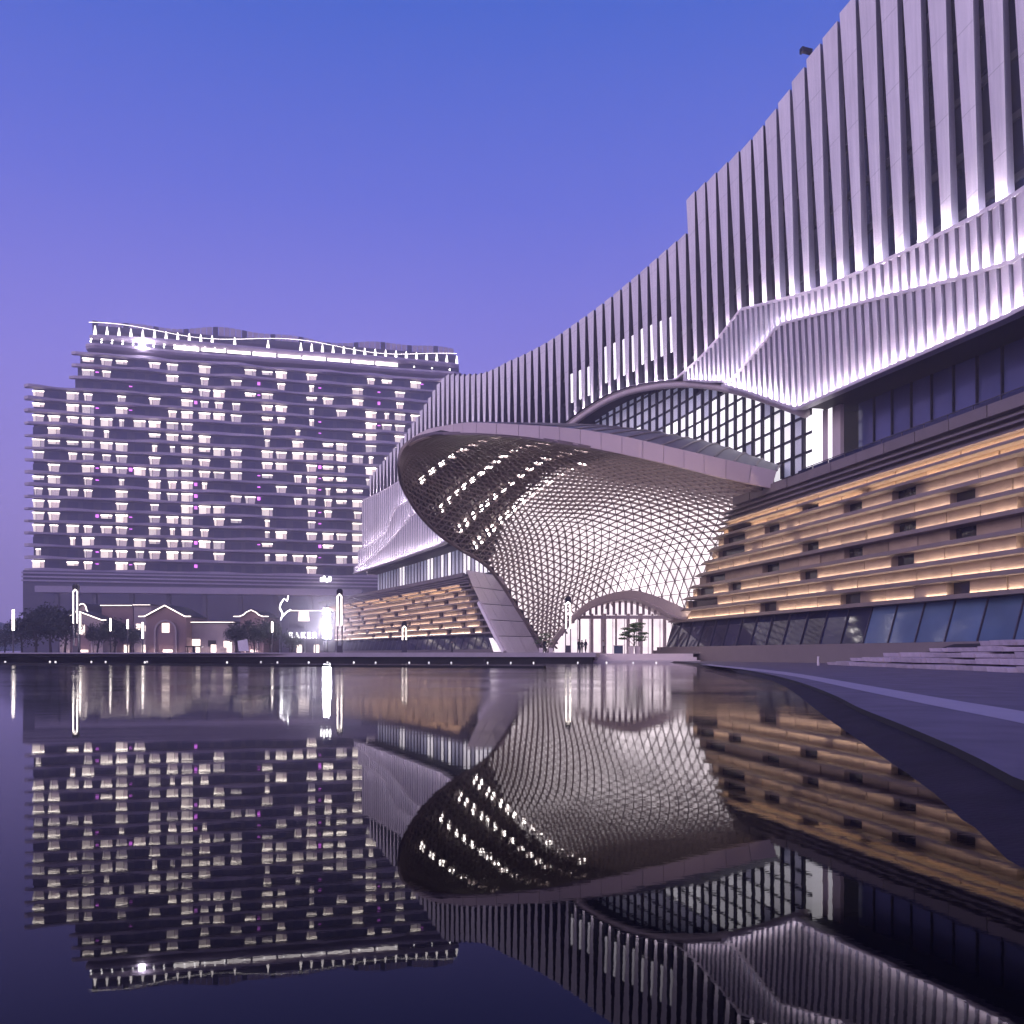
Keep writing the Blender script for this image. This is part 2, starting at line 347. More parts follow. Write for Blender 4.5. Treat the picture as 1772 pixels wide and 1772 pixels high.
ARCH_L = rA[-1][0]; CUSP = pix2(W, 1402, 709)[0]

# ------------------------------------------------------------------ upper wing with twisted fins
wing = thing('mall_wing', 'long curved upper wing clad in pale twisted vertical fins and glowing ledges', 'building', (20, 120, 1))
def srange(a, b, step):
    d = a; o = []
    while d < b: o.append(d); d += step/math.hypot(1, (Xp(d+.5)-Xp(d-.5)))
    return o
fins = srange(DST, DEND-.5, 2.75)
for d in fins:
    sl_ = 1/math.hypot(1, Xp(d+.5)-Xp(d-.5))
    z0, z1 = zA(d)+.05, ztop(d+.4); secs = []
    wmul = lerpf([(40, 1), (110, .95), (140, .85), (300, .8)])(d)
    for k in range(9):
        t = k/8; z = z0 + (z1-z0)*t
        wd = 2.75*(.54 + .34*t**1.2)*wmul*.5*sl_; tw = .35*(1-t)
        secs.append([W(d-wd, z, .0+tw*.5), W(d+wd, z, -tw*.5), W(d+wd*.8, z, -.6), W(d-wd*.8, z, -.6)])
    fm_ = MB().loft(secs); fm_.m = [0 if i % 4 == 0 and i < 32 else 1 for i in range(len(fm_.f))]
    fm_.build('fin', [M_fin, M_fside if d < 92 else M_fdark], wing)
ds = [DST + i*2.0 for i in range(int((DEND-DST)/2)+1)] + [DEND]
m = MB()
for a, b in zip(ds, ds[1:]):
    m.quad(W(a, zA(a)-.3, -1.2), W(b, zA(b)-.3, -1.2), W(b, ztop(b)-.4, -1.2), W(a, ztop(a)-.4, -1.2))
m.build('curtain_wall', M_dglass, wing)
for k in range(9):
    zb = 26.5 + k*4.3; m = MB(); seg = []
    for a in ds:
        if zA(a)+.4 < zb < ztop(a)-1: seg.append([W(a, zb, -1.19), W(a, zb, -1.0), W(a, zb+.55, -1.0), W(a, zb+.55, -1.19)])
        else:
            if len(seg) > 1: m.loft(seg)
            seg = []
    if len(seg) > 1: m.loft(seg)
    if m.v: m.build('floor_edge', M_spandrel, wing)
m = MB()
for a, b in zip(ds, ds[1:]):
    m.quad(W(a, ztop(a)-.4, -.7), W(b, ztop(b)-.4, -.7), W(b, ztop(b)-.8, -28), W(a, ztop(a)-.8, -28))
    m.quad(W(a, ztop(a)-.8, -28), W(b, ztop(b)-.8, -28), W(b, 1, -28), W(a, 1, -28))
m.build('roof', M_roof, wing)
m = MB(); sec = [W(DEND, 1, -28), W(DEND, ztop(DEND)-.5, -28), W(DEND, ztop(DEND)-.5, -.8), W(DEND, zD(DEND), -.8), W(DEND, zD(DEND), -6), W(DEND, 1, -6)]
m.add(sec, [tuple(range(6))]); m.build('end_wall', M_panel, wing)
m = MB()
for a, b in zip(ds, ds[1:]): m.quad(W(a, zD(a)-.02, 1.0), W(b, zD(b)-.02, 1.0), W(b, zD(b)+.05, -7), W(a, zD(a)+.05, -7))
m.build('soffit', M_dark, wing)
# ribbed panel layers
def layer(zt, zb, off, dlo, dhi, pitch, saw=.09):
    for d in srange(dlo, dhi, pitch):
        s_ = pitch/math.hypot(1, Xp(d+.5)-Xp(d-.5)); a, b = d+.11, d+s_-.11
        h0, h1 = zt(a)-zb(a), zt(b)-zb(b)
        if max(h0, h1) < .35: continue
        ta, tb = max(zt(a), zb(a)+.02), max(zt(b), zb(b)+.02)
        bot = [W(a, zb(a), off+saw), W(b, zb(b), off-saw), W(b, zb(b), off-.3), W(a, zb(a), off-.36)]
        top = [W(a, ta, off+saw), W(b, tb, off-saw), W(b, tb, off-.3), W(a, ta, off-.36)]
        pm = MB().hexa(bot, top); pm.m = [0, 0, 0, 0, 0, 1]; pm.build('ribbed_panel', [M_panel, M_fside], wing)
layer(zA, zB, .55, DST, 112, 1.1); layer(zB, zC, 1.05, DST, 108, 1.1)
for zt, zb, off in ((zA, zB, 1.0), (zB, zC, 2.2), (zC, zD, 3.4)): layer(zt, zb, off, 178, DEND, 1.6, .03)
m = MB()
for a, b in zip(ds, ds[1:]):
    if zA(a)-zD(a) > .4 or zA(b)-zD(b) > .4: m.quad(W(a, zD(a)+.1, -.1), W(b, zD(b)+.1, -.1), W(b, zA(b)-.12, -.1), W(a, zA(a)-.12, -.1))
m.build('panel_backing', M_fdark, wing)
def shelf(zf, off0, off1, dlo, dhi, cond, pitch, name='light_ledge', em=None):
    dd = srange(dlo, dhi, pitch); run = []; m = MB(); led = []
    def flush():
        nonlocal run
        if len(run) > 1:
            m.loft([[W(a, zf(a)-.10, off0-.4), W(a, zf(a)-.16, off1), W(a, zf(a)+.14, off1), W(a, zf(a)+.14, off1-.06), W(a, zf(a)-.02, off1-.06), W(a, zf(a)-.02, off0-.4)] for a in run])
            led.extend((a, b) for a, b in zip(run, run[1:]))
        run = []
    for d in dd:
        if cond(d): run.append(d)
        else: flush()
    flush()
    if not m.v: return
    o = m.build(name, M_panel, wing)
    L = MB()
    for a, b in led:
        c0, c1 = a+(b-a)*.2, a+(b-a)*.8; oo = off1-.22
        L.hexa([W(c0, zf(c0)-.015, oo-.07), W(c1, zf(c1)-.015, oo-.07), W(c1, zf(c1)-.015, oo+.05), W(c0, zf(c0)-.015, oo+.05)],
               [W(c0, zf(c0)+.05, oo-.07), W(c1, zf(c1)+.05, oo-.07), W(c1, zf(c1)+.05, oo+.05), W(c0, zf(c0)+.05, oo+.05)])
    L.build('led_strip', E_led if dlo < 150 else E_led2, o)
shelf(zA, 0, .62, DST, ARCH_L, lambda d: True, 1.35)
shelf(zB, .55, 1.15, DST, 112, lambda d: zA(d)-zB(d) > .5, 1.35)
shelf(zC, 1.05, 1.7, DST, 110, lambda d: zB(d)-zC(d) > .4, 1.0)
shelf(zA, 0, 1.2, 178, DEND, lambda d: True, .8); shelf(zB, 1.0, 2.4, 178, DEND, lambda d: zA(d)-zB(d) > .5, .8)
shelf(zC, 2.2, 3.6, 178, DEND, lambda d: zB(d)-zC(d) > .4, .8); shelf(zD, 3.4, 4.4, 160, DEND, lambda d: True, 1.5)
m = MB(); m.tube([W(d, archf(d)-.5, .1) for d in srange(CUSP+.6, ARCH_L+3, 1.2)], .5, 8)
m.build('arch_lip', M_leg, wing, True)
# lit slots between the fins
for x0, x1, yt, yb, sl2 in ((1100, 1157, 560, 622, -.42), (1040, 1087, 592, 655, -.42), (984, 1022, 640, 690, -.42)):
    d1, zt = pix2(W, x0, yt); d0, _ = pix2(W, x1, yt)
    for d in fins:
        dd = d+1.26
        if d0-1 <= dd <= d1+1:
            x = CX + F*W(dd, 40).x/W(dd, 40).y; ym = sl2*(x-(x0+x1)/2)
            za = pix2(W, x, yb+ym)[1]; zb_ = pix2(W, x, yt+ym)[1]
            MB().hexa([W(dd-.24, za, -.3), W(dd+.24, za, -.3), W(dd+.24, za, -.15), W(dd-.24, za, -.15)], [W(dd-.24, zb_, -.3), W(dd+.24, zb_, -.3), W(dd+.24, zb_, -.15), W(dd-.24, zb_, -.15)]).build('lit_window', E_slot, wing)
# roof plant room and rooftop floodlight
v = pix2(W, 922, 604); b = W(v[0], v[1]-3, -6)
MB().box((b.x+2, b.y, b.z), (5, 6, 7.5), .3).build('plant_room', M_hbase, wing)
v = pix2(W, 1396, 98); q = W(v[0], ztop(v[0]), -.5)
rl = thing('rooftop_camera', 'small dark camera on a bracket at the roof edge of the finned wing', 'camera', q)
MB().bar(q+Vector((0, 0, -.5)), q+Vector((0, 0, .9)), .12, .12, (1, 0, 0)).build('bracket', M_mulld, rl)
MB().box(q+Vector((-.5, -.2, .8)), (1.0, .4, .4), .3).box(q+Vector((-1.05, -.35, .75)), (.2, .5, .5), .3).build('housing', M_mulld, rl)
# glazed band under the wing on the right
for d in srange(DST, CUSP-5.5, 2.6):
    s_ = 2.6/1.03; z0, z1 = 18.3, zC(d)+.1
    q = lambda dd, z, o=0: P(dd, z, -6.2+o)
    MB().quad(q(d, z0), q(d+s_-.12, z0), q(d+s_-.12, z1), q(d, z1)).build('glass_pane', M_bglass3, wing)
    MB().hexa([q(d-.12, z0), q(d, z0), q(d, z0, .22), q(d-.12, z0, .22)], [q(d-.12, z1), q(d, z1), q(d, z1, .22), q(d-.12, z1, .22)]).build('mullion', M_mulld, wing)
for i, d in enumerate(srange(160, DEND-1, 2.2)):
    q = lambda dd, z, o=0: P(dd, z, -3.2+o)
    z0, z1 = 18.0, zD(d)+.1; s_ = 2.2/1.12
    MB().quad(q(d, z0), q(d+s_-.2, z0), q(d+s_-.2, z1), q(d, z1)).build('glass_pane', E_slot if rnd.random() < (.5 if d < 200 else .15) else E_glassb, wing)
    MB().hexa([q(d-.2, z0), q(d, z0), q(d, z0, .2), q(d-.2, z0, .2)], [q(d-.2, z1), q(d, z1), q(d, z1, .2), q(d-.2, z1, .2)]).build('mullion', M_mull, wing)
# arch window: rows of panes behind the arch lip
roofback = lerpf([pix2(lambda d, z, o: P(d, z, -5), x, y) for x, y in ((1400, 835), (1345, 808), (1250, 772), (1150, 752), (1060, 742), (1000, 741), (940, 745))])
G = lambda d, z, o=0: P(d, z, -5.+o)
gd = srange(CUSP-2.2, ARCH_L+4, 2.15); gp = 2.15/1.03
for i, d in enumerate(gd):
    zc = min(zC(d), zA(d)) - .2; zl = roofback(d)-1.0
    if zc < zl+.4: continue
    MB().hexa([G(d-.16, zl), G(d+.16, zl), G(d+.16, zl, .35), G(d-.16, zl, .35)], [G(d-.16, zc), G(d+.16, zc), G(d+.16, zc, .35), G(d-.16, zc, .35)]).build('mullion', M_mulld, wing)
    for k in range(14):
        a, b = 18.4+k*1.95, 18.4+(k+1)*1.95-.24
        if b < zl or a > zc: continue
        a2, b2 = max(a, zl), min(b, zc)
        if b2-a2 < .15: continue
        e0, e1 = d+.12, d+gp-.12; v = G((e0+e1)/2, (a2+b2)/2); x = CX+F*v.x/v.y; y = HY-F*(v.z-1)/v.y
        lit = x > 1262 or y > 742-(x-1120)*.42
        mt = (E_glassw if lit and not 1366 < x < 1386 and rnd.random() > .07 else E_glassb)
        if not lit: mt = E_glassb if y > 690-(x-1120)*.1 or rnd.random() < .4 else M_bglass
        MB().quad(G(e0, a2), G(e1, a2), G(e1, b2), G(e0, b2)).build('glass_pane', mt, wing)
        if b < zc: MB().hexa([G(e0, b), G(e1, b), G(e1, b, .2), G(e0, b, .2)], [G(e0, b+.24), G(e1, b+.24), G(e1, b+.24, .2), G(e0, b+.24, .2)]).build('transom', M_mulld, wing)
# pale pier and lit opening where the arch window meets the glass band
for x0, x1, mt in ((1413, 1429, E_glassw), (1431, 1440, M_leg), (1441, 1447, E_glassw), (1448, 1462, M_leg)):
    d1, d0 = pix2(G, x0, 740)[0], pix2(G, x1, 740)[0]
    MB().hexa([G(d0, 18.3, .5), G(d1, 18.3, .5), G(d1, 18.3, .1), G(d0, 18.3, .1)], [G(d0, zC(d0), .5), G(d1, zC(d1), .5), G(d1, zC(d1), .1), G(d0, zC(d0), .1)]).build('pier' if mt is M_leg else 'lit_opening', mt, wing)

# ------------------------------------------------------------------ stone podiums
Z0 = 4.95
rows = []; z = Z0
for k in range(7): rows.append((z, 1.32, 'warm')); z += 1.32
for k in range(2): rows.append((z, .80, 'amber')); z += .80
for k in range(3): rows.append((z, .48, 'dark')); z += .48
rows.append((z, .85, 'top')); ZT = z+.85
def podium(name, label, cat, dlo, dhi, endf, sgn, wins, dark_rows, plen, tip, lit_gain):
    t = thing(name, label, cat, P((dlo+dhi)/2, .985, 0))
    for r, (z, h, kd) in enumerate(rows):
        e = endf(z + h/2); a, b = (dlo, e) if sgn > 0 else (e, dhi)     # sgn>0: open end at the far (large d) side
        off = .0 if kd in ('warm', 'amber') else .25*(r-8)/4
        lt = .34 if kd == 'warm' else (.26 if kd == 'amber' else .2)
        proj = .95 if kd in ('warm', 'amber') else .55
        # ledge at the foot of the row, running on past the wall to a thin tip
        if kd != 'top':
            tipd = b + tip if sgn > 0 else a - tip
            dd = [a + (b-a)*i/24 for i in range(25)]
            dd = dd + [tipd] if sgn > 0 else [tipd] + dd
            secs = []
            for d in dd:
                f = .25 if d == tipd else 1
                secs.append([P(d, z + (1-f)*lt*.5, off-1.2*f), P(d, z+(1-f)*lt*.5, off+proj*(f if f == 1 else .3)), P(d, z+lt*(.5+f*.5)-.0, off+proj*(f if f == 1 else .3)-.12*f), P(d, z+lt*(.5+f*.5), off-1.2*f)])
            led = MB().loft(secs).build('ledge', M_ledge if kd != 'dark' else M_greystone, t)
            if kd in ('warm', 'amber') and r not in dark_rows:
                L = MB(); oo = .12 if kd == 'warm' else .25; q = a
                while q < b-.5:
                    q2_ = min(q+1.3, b); qm = (q+q2_)/2
                    if not any(r == wr and w0 < qm < w1 for wr, w0, w1 in wins) and rnd.random() > .04:
                        zz = z+lt+.012
                        L.hexa([P(q, zz, oo-.05), P(q2_-.08, zz, oo-.05), P(q2_-.08, zz, oo+.05), P(q, zz, oo+.05)], [P(q, zz+.05, oo-.05), P(q2_-.08, zz+.05, oo-.05), P(q2_-.08, zz+.05, oo+.05), P(q, zz+.05, oo+.05)])
                    q = q2_
                if L.v: L.build('led_strip', E_ledl if kd == 'warm' else E_ledo, led)
        # wall of the row: stone panels between dark windows
        ws = sorted((w0, w1) for wr, w0, w1 in wins if wr == r and w0 < b and w1 > a); cur = a
        zb, zt = z + (lt if kd != 'top' else 0), z + h
        for w0, w1 in ws + [(b, b)]:
            w0, w1 = max(w0, a), min(w1, b)
            nseg = max(1, round((w0-cur)/plen))
            if w0-cur > .3:
                for i in range(nseg):
                    p0, p1 = cur+(w0-cur)*i/nseg+.05, cur+(w0-cur)*(i+1)/nseg-.05; j = rnd.uniform(-.05, .05)
                    mt = M_stone if kd in ('warm', 'amber') else M_greystone
                    o2 = off + (.6 if kd == 'top' else 0)
                    MB().hexa([P(p0, zb, o2+j), P(p1, zb, o2+j), P(p1, zb, o2-.6), P(p0, zb, o2-.6)], [P(p0, zt, o2+j), P(p1, zt, o2+j), P(p1, zt, o2-.6), P(p0, zt, o2-.6)]).build('stone_panel', mt, t)
            if w1-w0 > .2:
                MB().hexa([P(w0, zb, off-.55), P(w1, zb, off-.55), P(w1, zb, off-.75), P(w0, zb, off-.75)], [P(w0, zt, off-.55), P(w1, zt, off-.55), P(w1, zt, off-.75), P(w0, zt, off-.75)]).build('window', M_hole, t)
            cur = max(cur, w1)
    # body behind the cladding
    m = MB(); n_ = 30
    for z0, z1 in ((1, Z0), (Z0, 10), (10, 14.5), (14.5, ZT-.02)):
        e = endf(z1 if sgn > 0 else z1); a, b = (dlo, e) if sgn > 0 else (e, dhi)
        if z0 == 1: a, b = (dlo, b+1) if sgn > 0 else (a-1, dhi)
        m.loft([[P(a+(b-a)*i/n_, z0, -.8), P(a+(b-a)*i/n_, z0, -16), P(a+(b-a)*i/n_, z1, -16), P(a+(b-a)*i/n_, z1, -.8)] for i in range(n_+1)])
    m.build('body', M_dark, t)
    # leaning glass at the foot
    e = endf(Z0); a, b = (dlo, e+1.5) if sgn > 0 else (e-1.5, dhi); st = 3.1
    q = a; i = 0
    while q < b-.4:
        q1 = min(q+st, b); mt = M_bglass
        if sgn > 0 and q < 72: mt = M_bglass2 if rnd.random() < .75 else M_bglass  # paler panes: sky reflection put into the glass colour
        sk = .0
        MB().quad(P(q+.05, 1.86, .85), P(q1-.05, 1.86, .85), P(q1-.05, Z0-.02, -.1), P(q+.05, Z0-.02, -.1)).build('glass_pane', mt, t)
        MB().hexa([P(q-.05, 1.86, .86), P(q+.05, 1.86, .86), P(q+.05, 1.86, .98), P(q-.05, 1.86, .98)], [P(q-.05, Z0-.02, -.09), P(q+.05, Z0-.02, -.09), P(q+.05, Z0-.02, .03), P(q-.05, Z0-.02, .03)]).build('mullion', M_mull, t)
        q = q1; i += 1
    # plinth
    dd = [a+(b+2-a)*k/20 for k in range(21)]
    MB().loft([[P(d, .0, -.5), P(d, .0, 1.7), P(d, 1.42, 1.7), P(d, 1.42, 1.2), P(d, 1.85, 1.2), P(d, 1.85, -.5)] for d in dd]).build('plinth', M_greystone, t)
    return t
PS = lambda d, z, o=0: P(d, z, 0)
def winspec(lst, zoomx, zoomy, sc):
    o = []
    for cx, cyy, ww in lst:
        xa, xb, y = zoomx+(cx-ww/2)/sc, zoomx+(cx+ww/2)/sc, zoomy+cyy/sc
        d1, z = pix2(PS, xa, y); d0, _ = pix2(PS, xb, y)
        r = min(range(9), key=lambda k: abs(rows[k][0]+rows[k][1]*.6-z)); o.append((r, d0, d1))
    return o
winR = winspec([(345, 1060, 60), (525, 950, 80), (530, 800, 70), (510, 1120, 75), (710, 1010, 80), (720, 830, 75), (720, 690, 75), (930, 700, 85), (930, 880, 90), (915, 1080, 95), (1180, 580, 110), (1185, 745, 110), (1175, 950, 105), (1470, 590, 120), (1470, 800, 125), (1450, 1030, 110), (1770, 430, 60), (1770, 630, 60), (1770, 870, 60),
                (370, 770, 110), (345, 838, 100), (330, 905, 130), (250, 990, 90), (200, 1078, 80), (190, 1150, 140)], 1150, 650, 2.849)
ends = [pix2(PS, x, y) for x, y in ((1172, 1070), (1190, 1045), (1215, 1000), (1245, 940), (1272, 880), (1300, 845), (1322, 822))]
endR = lerpf(sorted((z, d) for d, z in ends))
podium('stone_podium', 'layered tan stone podium with warm lit ledges right of the lattice canopy', 'building', 42, 112, endR, 1, winR, (3,), 3.6, 2.4, 1)
endsL = [pix2(PS, x, y) for x, y in ((858, 1099), (845, 1070), (828, 1035), (812, 1010), (806, 992))]
endL = lerpf(sorted((z, d) for d, z in endsL)); winL = []
for r in range(9):
    q = endL(rows[r][0]) + 2
    winL.append((r, q-1, q+3.2)); q += 7 + (r % 3)*3.2
    while q < 282:
        if rnd.random() < .9: winL.append((r, q, q+1.9))
        q += 12.0 + rnd.uniform(-1, 1)
podium('stone_podium', 'distant tan stone podium dotted with small dark windows left of the canopy', 'building', 160, 286, endL, -1, winL, (), 6.5, 1.5, 1)
# terrace railing on the right podium
rail = thing('glass_railing', 'glass railing along the terrace on top of the right stone podium', 'railing', P(70, ZT, 0))
for d in srange(DST, 86, 2.6):
    MB().quad(P(d+.05, ZT+.05, -1.2), P(d+2.4, ZT+.05, -1.2), P(d+2.4, ZT+1.05, -1.2), P(d+.05, ZT+1.05, -1.2)).build('glass_panel', M_bglass, rail)
    MB().hexa([P(d-.04, ZT, -1.24), P(d+.04, ZT, -1.24), P(d+.04, ZT, -1.16), P(d-.04, ZT, -1.16)], [P(d-.04, ZT+1.1, -1.24), P(d+.04, ZT+1.1, -1.24), P(d+.04, ZT+1.1, -1.16), P(d-.04, ZT+1.1, -1.16)]).build('post', M_pole, rail)
MB().loft([[P(d, ZT+1.1, -1.25), P(d, ZT+1.1, -1.15), P(d, ZT+1.16, -1.15), P(d, ZT+1.16, -1.25)] for d in srange(DST, 87, 3)]).build('handrail', M_pole, rail)
# dark core behind the canopy
m = MB(); dd = [84+i*4 for i in range(28)]
for a, b in zip(dd, dd[1:]): m.quad(P(a, 1, -14), P(b, 1, -14), P(b, 36, -14), P(a, 36, -14))
m.build('core_wall', M_dark, wing)

# ------------------------------------------------------------------ lattice canopy
net = [[(689, 803, 83), (692, 785, 82), (702, 769, 81.3), (722, 757, 80.6), (750, 750, 80)],
       [(698, 845, 87), (728, 815, 88), (768, 785, 87.5), (808, 763, 84.5), (850, 751, 80)],
       [(738, 903, 91), (783, 857, 95), (834, 815, 96), (889, 778, 90), (950, 762, 80.5)],
       [(788, 944, 95), (838, 895, 102), (893, 848, 104), (962, 800, 97), (1050, 780, 82)],
       [(838, 975, 99), (888, 927, 107), (948, 876, 110), (1035, 824, 102), (1150, 802, 84)],
       [(868, 1010, 103), (928, 962, 110.5), (1008, 902, 114), (1118, 852, 107), (1285, 836, 87)],
       [(903, 1065, 106), (963, 1012, 112), (1050, 952, 116), (1180, 902, 111), (1390, 882, 96)],
       [(928, 1100, 108), (983, 1055, 113), (1070, 1006, 117), (1200, 975, 113), (1390, 962, 104)],
       [(948, 1130, 109.5), (1000, 1130, 113.5), (1080, 1130, 117), (1200, 1130, 114), (1340, 1130, 110)]]
net = [[px(*c) for c in r] for r in net]
def cr1(pts, t):
    n_ = len(pts)-1; t = max(0, min(n_-1e-6, t*n_)); i = int(t); f = t-i
    p0 = pts[i-1] if i > 0 else pts[0]*2-pts[1]; p1 = pts[i]; p2 = pts[i+1]; p3 = pts[i+2] if i+2 <= n_ else pts[n_]*2-pts[n_-1]
    return .5*((2*p1) + (p2-p0)*f + (2*p0-5*p1+4*p2-p3)*f*f + (3*p1-p0-3*p2+p3)*f**3)
def S(s, t): return cr1([cr1(r, t) for r in net], s)
NS, NT = 50, 36
def tt(u): return 1-(1-u)**1.4
def sp(i): return (i/NS)
GR = [[S(sp(i), tt(j/NT)) for j in range(NT+1)] for i in range(NS+1)]
def node(i, j):        # odd rows shifted half a cell
    if i % 2: j0 = min(NT, int(j)); a = GR[i][j0]; b = GR[i][min(NT, j0+1)]; return (a+b)/2 if j < NT else a
    return GR[i][min(NT, int(j))]
def gnorm(i, j):
    i0, i1, j0, j1 = max(0, i-1), min(NS, i+1), max(0, j-1), min(NT, j+1)
    v = (GR[i1][j0 if False else j]-GR[i0][j]).cross(GR[i][j1]-GR[i][j0]); v.normalize()
    tocam = Vector((0, 0, 1))-GR[i][j]
    return v if v.dot(tocam) > 0 else -v
NRM = [[gnorm(i, j) for j in range(NT+1)] for i in range(NS+1)]
canopy = thing('lattice_canopy', 'shell shaped entrance canopy with glowing triangular lattice and beige rim', 'canopy', (8, 105, 1))
archin = [(955, 1130), (960, 1109), (988, 1073), (1026, 1045), (1069, 1031), (1104, 1030), (1138, 1041), (1166, 1056), (1186, 1066), (1195, 1130)]
ain = lerpf([(x, y) for x, y in archin])
def in_arch(v):
    x = CX+F*v.x/v.y; y = HY-F*(v.z-1)/v.y
    return 955 < x < 1195 and y > ain(x)-2
# ribs: one object for each continuous line of the lattice
def rib(idx, wd, dp):
    m = MB()
    for (i, j), (k, l) in zip(idx, idx[1:]):
        a, b = node(i, j), node(k, l)
        if in_arch(a) and in_arch(b):
            if m.v: m.build('lattice_rib', M_rib, canopy); m = MB()
            continue
        if (a-b).length < .08: continue
        m.bar(a, b, wd, dp, NRM[i][min(NT, j)])
    if m.v: m.build('lattice_rib', M_rib, canopy)
for i in range(1, NS+1):
    rib([(i, j) for j in range(NT+1)], .10, .22)
def diag(i0, j0, sg):
    i, j = i0, j0; path = [(i, j)]
    while i < NS:
        if sg > 0: j2 = j+1 if i % 2 else j
        else: j2 = j if i % 2 else j-1
        i += 1; j = j2
        if j < 0 or j > NT: break
        path.append((i, j))
    return path
for j in range(0, NT+1, 1):
    rib(diag(0, j, 1), .10, .28); rib(diag(0, j, -1), .10, .28)
for i in range(1, NS, 1):
    if i % 2 == 0:
        rib(diag(i, 0, 1), .10, .28); rib(diag(i, NT, -1), .10, .28)
# panels behind the ribs
tris = []
def bk(i, j): j = min(j, NT); return node(i, j) - NRM[i][j]*.55*min(1, i/4+.12, j/4+.12, (NT-j)/4+.12)
for i in range(NS):
    for j in range(NT):
        if i % 2: T = [((i, j), (i+1, j+1), (i, j+1)), ((i, j), (i+1, j), (i+1, j+1))]
        else: T = [((i, j), (i+1, j), (i, j+1)), ((i, j+1), (i+1, j), (i+1, j+1))]
        for q in T:
            vs3 = [bk(*c) for c in q]; c = sum(vs3, Vector())/3
            if in_arch(c): continue
            vs3 = [c + (v-c)*.965 for v in vs3]
            pp = [((v.x/v.y), (v.z-1)/v.y) for v in vs3]
            ar = abs((pp[1][0]-pp[0][0])*(pp[2][1]-pp[0][1])-(pp[2][0]-pp[0][0])*(pp[1][1]-pp[0][1]))
            s_, t_ = i/NS, tt(j/NT)
            vis = CX+F*c.x/c.y < 1335
            lit = s_ > .40 + .10*max(0, (.5-t_))*2 + rnd.uniform(-.012, .012)
            tris.append((ar if vis else 0, vs3, lit))
tris.sort(key=lambda q: -q[0])
rest = {True: MB(), False: MB()}
for k, (ar, v3, lit) in enumerate(tris):
    if k < 300: MB().add(v3, [(0, 1, 2)]).build('glass_triangle', E_lat if lit else M_soff, canopy)
    else: rest[lit].add(v3, [(0, 1, 2)])
rest[True].build('glass_triangle', E_lat, canopy, kind='stuff'); rest[False].build('soffit_panel', M_soff, canopy, kind='stuff')
# sealing shell behind the panels
m = MB(); BK = [[GR[i][j]-NRM[i][j]*.9*min(1, i/4+.15, j/4+.15, (NT-j)/4+.15) for j in range(NT+1)] for i in range(NS+1)]
for i in range(NS):
    for j in range(NT):
        c = (BK[i][j]+BK[i+1][j+1])/2
        if not in_arch(c): m.quad(BK[i][j], BK[i][j+1], BK[i+1][j+1], BK[i+1][j])
m.build('backing_shell', M_dark, canopy)
# rows of soffit lights
for s_, t0, t1, cnt in ((.150, .20, .93, 8), (.255, .14, .95, 13), (.345, .10, .95, 15), (.425, .06, .80, 14)):
    for k in range(cnt):
        t_ = t0+(t1-t0)*k/(cnt-1) + rnd.uniform(-.008, .008); c = S(s_, t_); i, j = round(s_*NS), min(NT, round((1-(1-t_)**(1/1.4))*NT)); nv = NRM[i][j]
        u = (S(s_, min(1, t_+.01))-S(s_, t_-.01)).normalized(); v_ = nv.cross(u); c = c + nv*.0
        for g_ in (0, 1):
            c2 = c + v_*(.55*g_-.27)
            MB().add([c2-u*.42, c2+v_*.17, c2+u*.42, c2-v_*.17, c2+nv*.1, c2-nv*.05], [(0, 1, 4), (1, 2, 4), (2, 3, 4), (3, 0, 4), (1, 0, 5), (2, 1, 5), (3, 2, 5), (0, 3, 5)]).build('downlight', E_down, canopy)
# beige rim fascia in separate panels
rimtop = [(689, 800), (690, 784), (700, 768), (735, 745), (775, 735.5), (819, 731), (904, 735), (988, 741), (1073, 754), (1158, 773), (1242, 792), (1344, 815)]
rimbot = [(688.5, 801), (691, 789), (705, 771), (738, 756), (777, 750), (819, 749), (904, 755), (988, 768), (1073, 785), (1158, 804), (1242, 825), (1335, 845)]
rimD = [83, 82.4, 81.4, 80.3, 80, 79.9, 80, 81, 82.2, 83.6, 85.2, 87.4]
RT = [px(x, y, D) for (x, y), D in zip(rimtop, rimD)]; RB = [px(x, y, D) for (x, y), D in zip(rimbot, rimD)]
NP = 26; back = Vector((.35, 1, 0)).normalized()
for k in range(NP):
    secs = []
    for q in range(5):
        t = (k+.01+.98*q/4)/NP; a, b = cr1(RT, t), cr1(RB, t)
        secs.append([b, a, a+back*.5+Vector((0, 0, .1)), b+back*.5])
    MB().loft(secs).build('rim_panel', M_rim, canopy)
# thick edge down the left side
m = MB(); m.tube([S(i/60, 0)-NRM[min(NS, round(i/60*NS))][0]*.08 for i in range(0, 61)], [.08+.12*min(1, i/12) for i in range(61)], 6); m.build('edge_trim', M_rib, canopy, True)
# roof of the canopy, from the rim back to the wing
roofpts = []
for k in range(25):
    t = .22+.78*k/24; a = cr1(RT, t)+back*.3; xx = CX+F*a.x/a.y
    x2 = 905 + (xx-760)*.76 if xx < 1344 else 1350
    dG = pix2(G, x2, 760)[0]; b = G(dG, roofback(dG)+.0, -.1); c = (a+b)/2+Vector((0, 0, -.3))
    roofpts.append([a, a*.6+b*.4+Vector((0, 0, .35)), a*.25+b*.75+Vector((0, 0, .4)), b])
m = MB(); m.loft(roofpts, closed=False, caps=False); m.build('canopy_roof', M_croof, canopy, True)
for k in range(0, 25):
    MB().tube([v+Vector((0, 0, .08)) for v in roofpts[k]], .10, 4).build('roof_rib', M_rib, canopy)
